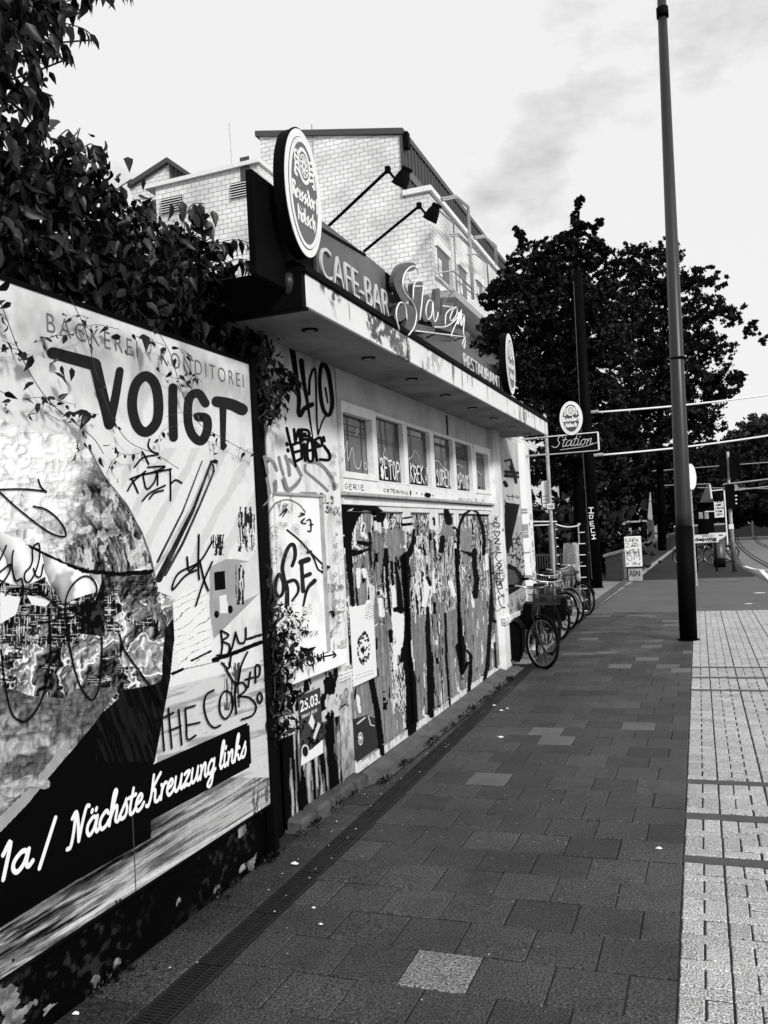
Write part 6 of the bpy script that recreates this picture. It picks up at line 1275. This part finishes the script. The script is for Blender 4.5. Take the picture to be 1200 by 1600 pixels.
a = ay(1173, 783, 80); MB().tube([(a[0], 80, 0), (a[0], 80, a[2])], .07, 6).build('pole', M['post'], sl_); MB().box(a[0]-.15, a[0]+.55, 79.8, 80.2, a[2], a[2]+.18, .05).build('head', M['frame'], sl_)
# litter bin and advertising panel
bn_ = az(1125, 886); YBn = bn_[1]; w = lambda x, y: ay(x, y, YBn); R_ = .26
lb = thing('litter_bin', bn_, 'grey round litter bin under a white half-round hood, left of the signal post', 'bin')
MB().tube([(bn_[0], YBn, 0), (bn_[0], YBn, .28), (bn_[0], YBn, .3)], [.2, .2, .15], 18).build('foot', M['black'], lb, True)
MB().tube([(bn_[0], YBn, .301), (bn_[0], YBn, .36), (bn_[0], YBn, .98)], [.2, .19, .22], 20).build('body', M['plate'], lb, True)
zh = 1.0; ring = [(bn_[0]+.30*math.cos(math.pi+math.pi*k/12), YBn-.27, zh+.23+.24*math.sin(math.pi+math.pi*k/12)) for k in range(13)]
hd_ = MB().prism(ring, (0, .04, 0)).build('hood', M['white'], lb)
MB().box(bn_[0]-.16, bn_[0]+.16, YBn-.275, YBn-.271, zh+.12, zh+.16).build('slot', M['ink'], hd_)
ap = thing('advertising_panel', (w(1101, 842)[0], YBn-2.6, 0), 'white rounded advertising panel lettered dejong over the parked bicycles', 'sign')
Yp = YBn-2.6; w = lambda x, y: ay(x, y, Yp); a, c = w(1080.5, 849), w(1123, 834)
W_, H_ = c[0]-a[0], c[2]-a[2]; rc = .06; poly = []
for (sx, sz, q0) in ((1, 1, 0), (0, 1, 90), (0, 0, 180), (1, 0, 270)):
    for k in range(5):
        q = math.radians(q0+k*22.5); poly.append((a[0]+(W_-rc if sx else rc)+rc*math.cos(q), Yp, a[2]+(H_-rc if sz else rc)+rc*math.sin(q)))
pn = MB().prism(poly, (0, .04, 0)).build('panel', M['white'], ap)
text('dejong', 'lettering', a[0]+.10*W_, a[0]+.92*W_, a[2]+.10*H_, a[2]+.66*H_, (0, Yp-.001, 0), (1, 0, 0), (0, 0, 1), (0, -1, 0), .004, 'ink', pn, offset=.035)
ik = Ink((a[0]+W_*.4, Yp, a[2]+H_*.74), (1, 0, 0), (0, 0, 1), (0, -1, 0), .002); caps(ik, 'BIKES', lambda x, y: (.035*x, .05*y), .012, .1, False, 2); ik.build('lettering', 'mid', pn)
MB().box(a[0]+.1, a[0]+.16, Yp+.05, Yp+.1, 0, c[2]-.1).box(c[0]-.16, c[0]-.1, Yp+.05, Yp+.1, 0, c[2]-.1).build('leg', M['black'], ap)

# ------------------------------------------------------------------ bicycles
def bicycle(loc, head, steer, label, frame='bikeb', basket=False, lean=0., guard=True, group='parked bicycles', bag=False):
    t = thing('bicycle', loc, label, 'bicycle', group, local=True); t.rotation_euler = (math.radians(lean), 0, math.radians(head))
    R = .315; rc, fc = np.array([-.53, 0, R]), np.array([.56, 0, R]); bb_ = np.array([-.06, 0, .28]); st_ = np.array([-.2, 0, .78]); ht, hb = np.array([.36, 0, .86]), np.array([.41, 0, .66])
    ca, sa = math.cos(math.radians(steer)), math.sin(math.radians(steer))
    piv = np.array([.38, 0, 0])
    def S_(p): p = np.asarray(p, float)-piv; return piv+np.array([p[0]*ca-p[1]*sa, p[0]*sa+p[1]*ca, p[2]])
    def lk_(mb, n, m, par=t, sm=True): o = mb.build(n, M[m], par, sm); return o
    f = MB(); 
    for p, q, r_ in [(bb_, st_, .016), (bb_, hb, .018), (st_*.95+bb_*.05, ht*.6+hb*.4, .015), (ht+np.array([-.01, 0, .04]), hb-np.array([-.01, 0, .04]), .02)]: f.tube([p, q], r_, 8)
    for s in (-1, 1): f.tube([bb_+np.array([0, .03*s, 0]), rc+np.array([0, .055*s, 0])], .009, 6).tube([st_+np.array([.02, .02*s, -.08]), rc+np.array([0, .055*s, 0])], .008, 6)
    lk_(f, 'frame', frame)
    def wheel(c, T):
        N = 36; ring = lambda rr: [T(c+np.array([rr*math.cos(2*math.pi*k/N), 0, rr*math.sin(2*math.pi*k/N)])) for k in range(N+1)]
        ty = MB().tube(ring(R-.014), .021, 8, False).build('wheel', M['tyre'], t, True)
        MB().tube(ring(R-.036), .009, 6, False).build('rim', M['chrome'], ty, True)
        sp = MB()
        for k in range(18):
            q = 2*math.pi*k/18; sp.tube([T(c+np.array([.02*math.cos(q+.6), .02*(1 if k % 2 else -1), .02*math.sin(q+.6)])), T(c+np.array([(R-.04)*math.cos(q), 0, (R-.04)*math.sin(q)]))], .0016, 4)
        sp.build('spokes', M['chrome'], ty); MB().tube([T(c-np.array([0, .05, 0])), T(c+np.array([0, .05, 0]))], .022, 10).build('hub', M['dark'], ty, True)
    I = lambda p: np.asarray(p, float); wheel(rc, I); wheel(fc, S_)
    fk = MB()
    for s in (-1, 1): fk.tube([S_(hb+np.array([0, .045*s, -.02])), S_(fc+np.array([-.03, .05*s, .12])), S_(fc+np.array([0, .05*s, 0]))], .011, 6)
    fk.tube([S_(hb+np.array([0, -.05, -.02])), S_(hb+np.array([0, .05, -.02]))], .014, 6); lk_(fk, 'fork', 'chrome' if frame != 'bikeb' else frame)
    hbr = MB().tube([S_(p) for p in [(.20, -.29, .98), (.33, -.24, 1.0), (.38, -.08, .97), (.38, .08, .97), (.33, .24, 1.0), (.20, .29, .98)]], .011, 8).tube([S_(ht), S_((.375, 0, .97))], .013, 8)
    hb_ = lk_(hbr, 'handlebar', 'chrome')
    for s in (-1, 1): MB().tube([S_((.31, .25*s, .998)), S_((.19, .293*s, .978))], .017, 8).build('grip', M['black'], hb_, True)
    MB().tube([st_, st_+np.array([-.02, 0, .14])], .012, 8).build('seat_post', M['chrome'], t, True)
    c = st_+np.array([-.03, 0, .16]); MB().loft([[c+np.array([x, y*w_, z]) for x, y, z in ((0, -1, 0), (0, 1, 0), (0, .8, .04), (0, -.8, .04))] for w_, c in ((.085, c+np.array([-.12, 0, 0])), (.08, c+np.array([-.04, 0, 0])), (.03, c+np.array([.08, 0, .0])), (.018, c+np.array([.15, 0, -.01])))]).build('saddle', M['black'], t)
    ck = MB().disc(bb_+np.array([0, -.045, 0]), (1, 0, 0), (0, 0, 1), .09, .09, (0, .005, 0), 24).tube([bb_+np.array([0, -.06, 0]), bb_+np.array([.1, -.07, -.13])], .009, 6).tube([bb_+np.array([0, .06, 0]), bb_+np.array([-.1, .07, .13])], .009, 6).box(.02, .12, -.15, -.07, .13, .15).box(-.22, -.12, .07, .15, .40, .42)
    lk_(ck, 'crank', 'dark')
    if guard:
        for c, T, a0, a1 in ((rc, I, 10, 185), (fc, S_, 15, 150)):
            ring = lambda rr, y: [T(c+np.array([rr*math.cos(math.radians(q)), y, rr*math.sin(math.radians(q))])) for q in np.linspace(a0, a1, 16)]
            A_, B_, C_ = ring(R+.022, -.028), ring(R+.034, 0), ring(R+.022, .028)
            MB().loft([[a, b, c2] for a, b, c2 in zip(A_, B_, C_)], False, False).build('mudguard', M['black' if frame == 'bikeb' else 'plate'], t, True)
    if bag and basket: MB().loft([[(.47+x*k, -.22+(y+.22)*(.7+.3*k), .34+(z-.34)*(.75+.25*k)) for y, z in ((-.30, .10), (-.14, .08), (-.10, .22), (-.11, .48), (-.17, .57), (-.28, .58), (-.34, .46), (-.35, .22))] for x, k in ((-.22, .6), (-.22, .9), (-.17, 1), (.15, 1), (.2, .9), (.24, .6))]).build('front_bag', M['black'], t)
    if bag:
        for s in (-1, 1): MB().loft([[(-.78+.03*k, s*(.07+y), z) for (y, z) in ((0, .36), (.13, .36), (.15, .5), (.13, .7), (0, .7))] for k in (0, 1, 12, 13)]).build('pannier', M['black'], t)
    MB().loft([[(x, y, z) for y, z in ((-.055, zc-.05), (-.07, zc-.05), (-.07, zc+.05), (-.055, zc+.05))] for x, zc in ((-.56, .315), (.06, .28))]).build('chain_guard', M['black'], t)
    rk = MB()
    for s in (-1, 1): rk.tube([(-.75, .05*s, .68), (-.3, .05*s, .68)], .006, 5).tube([(-.6, .06*s, .68), rc+np.array([0, .06*s, 0])], .005, 5)
    rk.tube([(-.75, -.05, .68), (-.75, .05, .68)], .006, 5).build('carrier', M['dark'], t)
    if basket:
        o = MB(); n = 10
        for z, w_ in ((.80, .15), (.90, .165), (1.0, .18)):
            o.tube([S_(np.array([.58+a*w_*.7, b*w_, z])) for a, b in ((-1, -1), (1, -1), (1, 1), (-1, 1), (-1, -1))], .005, 5)
        for k in range(n):
            for a, b in (((-1+2*k/n), -1), (1, (-1+2*k/n)), ((1-2*k/n), 1), (-1, (1-2*k/n))): o.tube([S_((.58+a*.105, b*.15, .8)), S_((.58+a*.126, b*.18, 1.))], .003, 4)
        o.build('basket', M['dark'], t)
    MB().tube([(-.1, .03, .3), (-.02, .16, .01)], .008, 6).build('kickstand', M['dark'], t)
    MB().box(*sorted((float(S_((.44, 0, 0))[0])-.02, float(S_((.44, 0, 0))[0])+.03)), float(S_((.44, 0, 0))[1])-.03, float(S_((.44, 0, 0))[1])+.03, .80, .86, .012).build('headlight', M['dark'], t)
    return t
def place(px, py, head, steer, *a, **k):
    """the front tyre's contact point sits at the photo's ground point"""
    g = az(px, py); h = math.radians(head); s = math.radians(steer); x, y = .18*math.cos(s)+.38, .18*math.sin(s)
    return bicycle((g[0]-(x*math.cos(h)-y*math.sin(h)), g[1]-(x*math.sin(h)+y*math.cos(h)), .003), head, steer, *a, **k)
place(846, 1044, -84, 42, 'black bicycle nearest the white pilaster, front wheel turned to the street', 'bikeb', basket=True, lean=-5, bag=True)
place(857, 1022, -86, 30, 'black bicycle squeezed between the nearest one and the second wheel, half hidden', 'bikeb', lean=-7, bag=True)
place(869, 1000, -80, 38, 'black bicycle with a full front wheel, third in the row from the pilaster', 'bikeb', lean=-4, bag=True)
place(884, 984, -76, 34, 'silver-framed bicycle fourth in the row, pale fork and bars', 'bikeg', lean=-5)
place(897, 976, -62, 20, 'light grey bicycle fifth in the row, its wheel in front of the black post', 'bikeg', lean=4)
place(915, 962, -58, 14, 'black bicycle farthest in the row, nearest the tram mast', 'bikeb', lean=3)
place(1090, 880, 172, 20, 'dark bicycle under the left end of the dejong panel', 'bikeb', group='bicycles under the advertising panel')
place(1112, 882, 4, -25, 'dark bicycle in the middle under the dejong panel', 'bikeb', group='bicycles under the advertising panel', basket=True)
place(1099, 877, 176, -20, 'dark bicycle between the dejong panel and the bin', 'bikeg', group='bicycles under the advertising panel')

# ------------------------------------------------------------------ litter
R = random.Random(11)
lit = [(782, 1153, .035, 'crumpled silver-white wrapper lying alone in the middle of the dark slabs'), (921/2, 1200+302/2, .03, 'white scrap at the wall foot left of the drain'), (783, 1111, .022, 'thin white scrap on the drain edge below the doors, lower one'), (772, 1103, .022, 'pale crumpled scrap in the drain slot, upper one'), (793, 1108, .02, 'small white scrap just right of the drain below the doors'),
       (490, 1420, .013, 'white pebble-sized scrap left of centre on the near slabs, upper one'), (501, 1446, .014, 'white scrap by the near drain, lower one'), (1030, 1327, .022, 'white cigarette end near the white paving'), (118, 1586, .02, 'white scrap at the bottom left by the wall'), (1187, 927, .16, 'white crumpled sheet lying on the footway at the right edge'), (1170, 944, .10, 'flat pale strip on the footway right of the lamp post')]
for x, y, s_, lab in lit:
    a = az(x, y); mb = MB(); n = 9; V = []
    for k in range(n):
        q = 2*math.pi*k/n; rr_ = s_*R.uniform(.55, 1); V.append((a[0]+rr_*math.cos(q), a[1]+rr_*.7*math.sin(q), .004+R.uniform(0, .2)*min(s_, .03)))
    V.append((a[0], a[1], .006+min(.45*s_, .012))); mb.add(V, [(k, (k+1) % n, n) for k in range(n)])
    tag(mb.build('paper_scrap', M['litter']), lab, 'scrap', 'scraps on the pavement')
mb = MB()
for k in range(170):
    x = R.uniform(-1.9, -.3); y = R.uniform(2.9, 12); s_ = R.uniform(.0015, .004); mb.add([(x-s_, y-s_, .0035), (x+s_, y-s_*.6, .0035), (x+s_*.7, y+s_, .004), (x-s_*.6, y+s_*.8, .005)], [(0, 1, 2, 3)])
for k in range(60):
    y = R.uniform(3, 10); x = drx(y)-R.uniform(0, .25); s_ = R.uniform(.002, .006); mb.add([(x-s_, y-s_, .0065), (x+s_, y-s_*.6, .0065), (x+s_*.7, y+s_, .007), (x-s_*.6, y+s_*.8, .009)], [(0, 1, 2, 3)])
tag(mb.build('grit', M['post']), 'pale grit and crumbs scattered over the dark slabs', 'grit', None, 'stuff')

# extra small marker tags over the white parts of the front
R = random.Random(77); gx = PxInk(XF, .009)
for k in range(34):
    L_ = ''.join(R.choice('AEKNOSTXZRUMB') for _ in range(R.choice([1, 2, 3, 3, 4])))
    x0 = R.uniform(505, 530); y0 = R.uniform(690, 1020); h = R.uniform(4, 10)
    if R.random() < .3: h *= .6
    tagpx(gx, L_, x0, y0, x0+h*.55*len(L_)*.8, y0-(y0-815)*.12*.2, h, R.uniform(.25, .9), None, .9, 200+k)
gx.build('graffiti', 'ink', pub)
gx = PxInk(-2.383, .009)
for k in range(26):
    L_ = ''.join(R.choice('AEKNOSTXZRUMB') for _ in range(R.choice([1, 2, 3, 3, 4])))
    x0 = R.uniform(413, 470); y0 = R.uniform(775, 990); h = R.uniform(5, 12); tagpx(gx, L_, x0, y0, x0+h*.6*len(L_)*.8, y0, h, R.uniform(.2, .7), None, .9, 300+k)
gx.build('graffiti', 'mid', pub)
gx = PxInk(-2.33, .004)
for k in range(16):
    x0 = R.uniform(783, 792); y0 = R.uniform(780, 960); h = R.uniform(3, 7); tagpx(gx, R.choice('AEKNOSTX')+R.choice('RUMB'), x0, y0, x0+3, y0, h, R.uniform(.3, .8), None, .9, 400+k)
gx.build('graffiti', 'ink', pub)
# weeds and dirt along the wall foot
R2 = np.random.default_rng(50); P_ = []
for k in range(46):
    y = R2.uniform(2.2, 10.4); x = -2.30 if y < 4.3 else (-2.31 if y < 5.5 else -2.2); P_.append(np.stack([np.full(22, x), np.full(22, y), np.full(22, .0)], 1)+R2.normal(0, 1, (22, 3))*np.array([.02, .035, .0])+np.array([0, 0, 1])*R2.uniform(.005, .03, (22, 1)))
P_ = np.concatenate(P_); o = leaves('weeds', P_, .022, 'leaf', None, -.6, rnd=R2); tag(o, 'small dark weeds growing in the joint at the wall foot', 'weeds', None, 'stuff')
# pale house glimpsed through the trees
hs = thing('far_house', (-14, 84, 0), 'pale house front glimpsed in specks through the trees behind the mast', 'house')
MB().box(-34, -4.5, 84, 90, 0, 8.4).build('wall', M['post'], hs); MB().box(-34.4, -4.1, 83.7, 90.3, 8.41, 9.).build('roof', M['clad'], hs)
for i in range(8):
    for j in range(2): MB().box(-33+i*3.2, -31.4+i*3.2, 83.93, 83.99, 1.2+j*3.4, 3.2+j*3.4).build('window', M['glass'], hs)
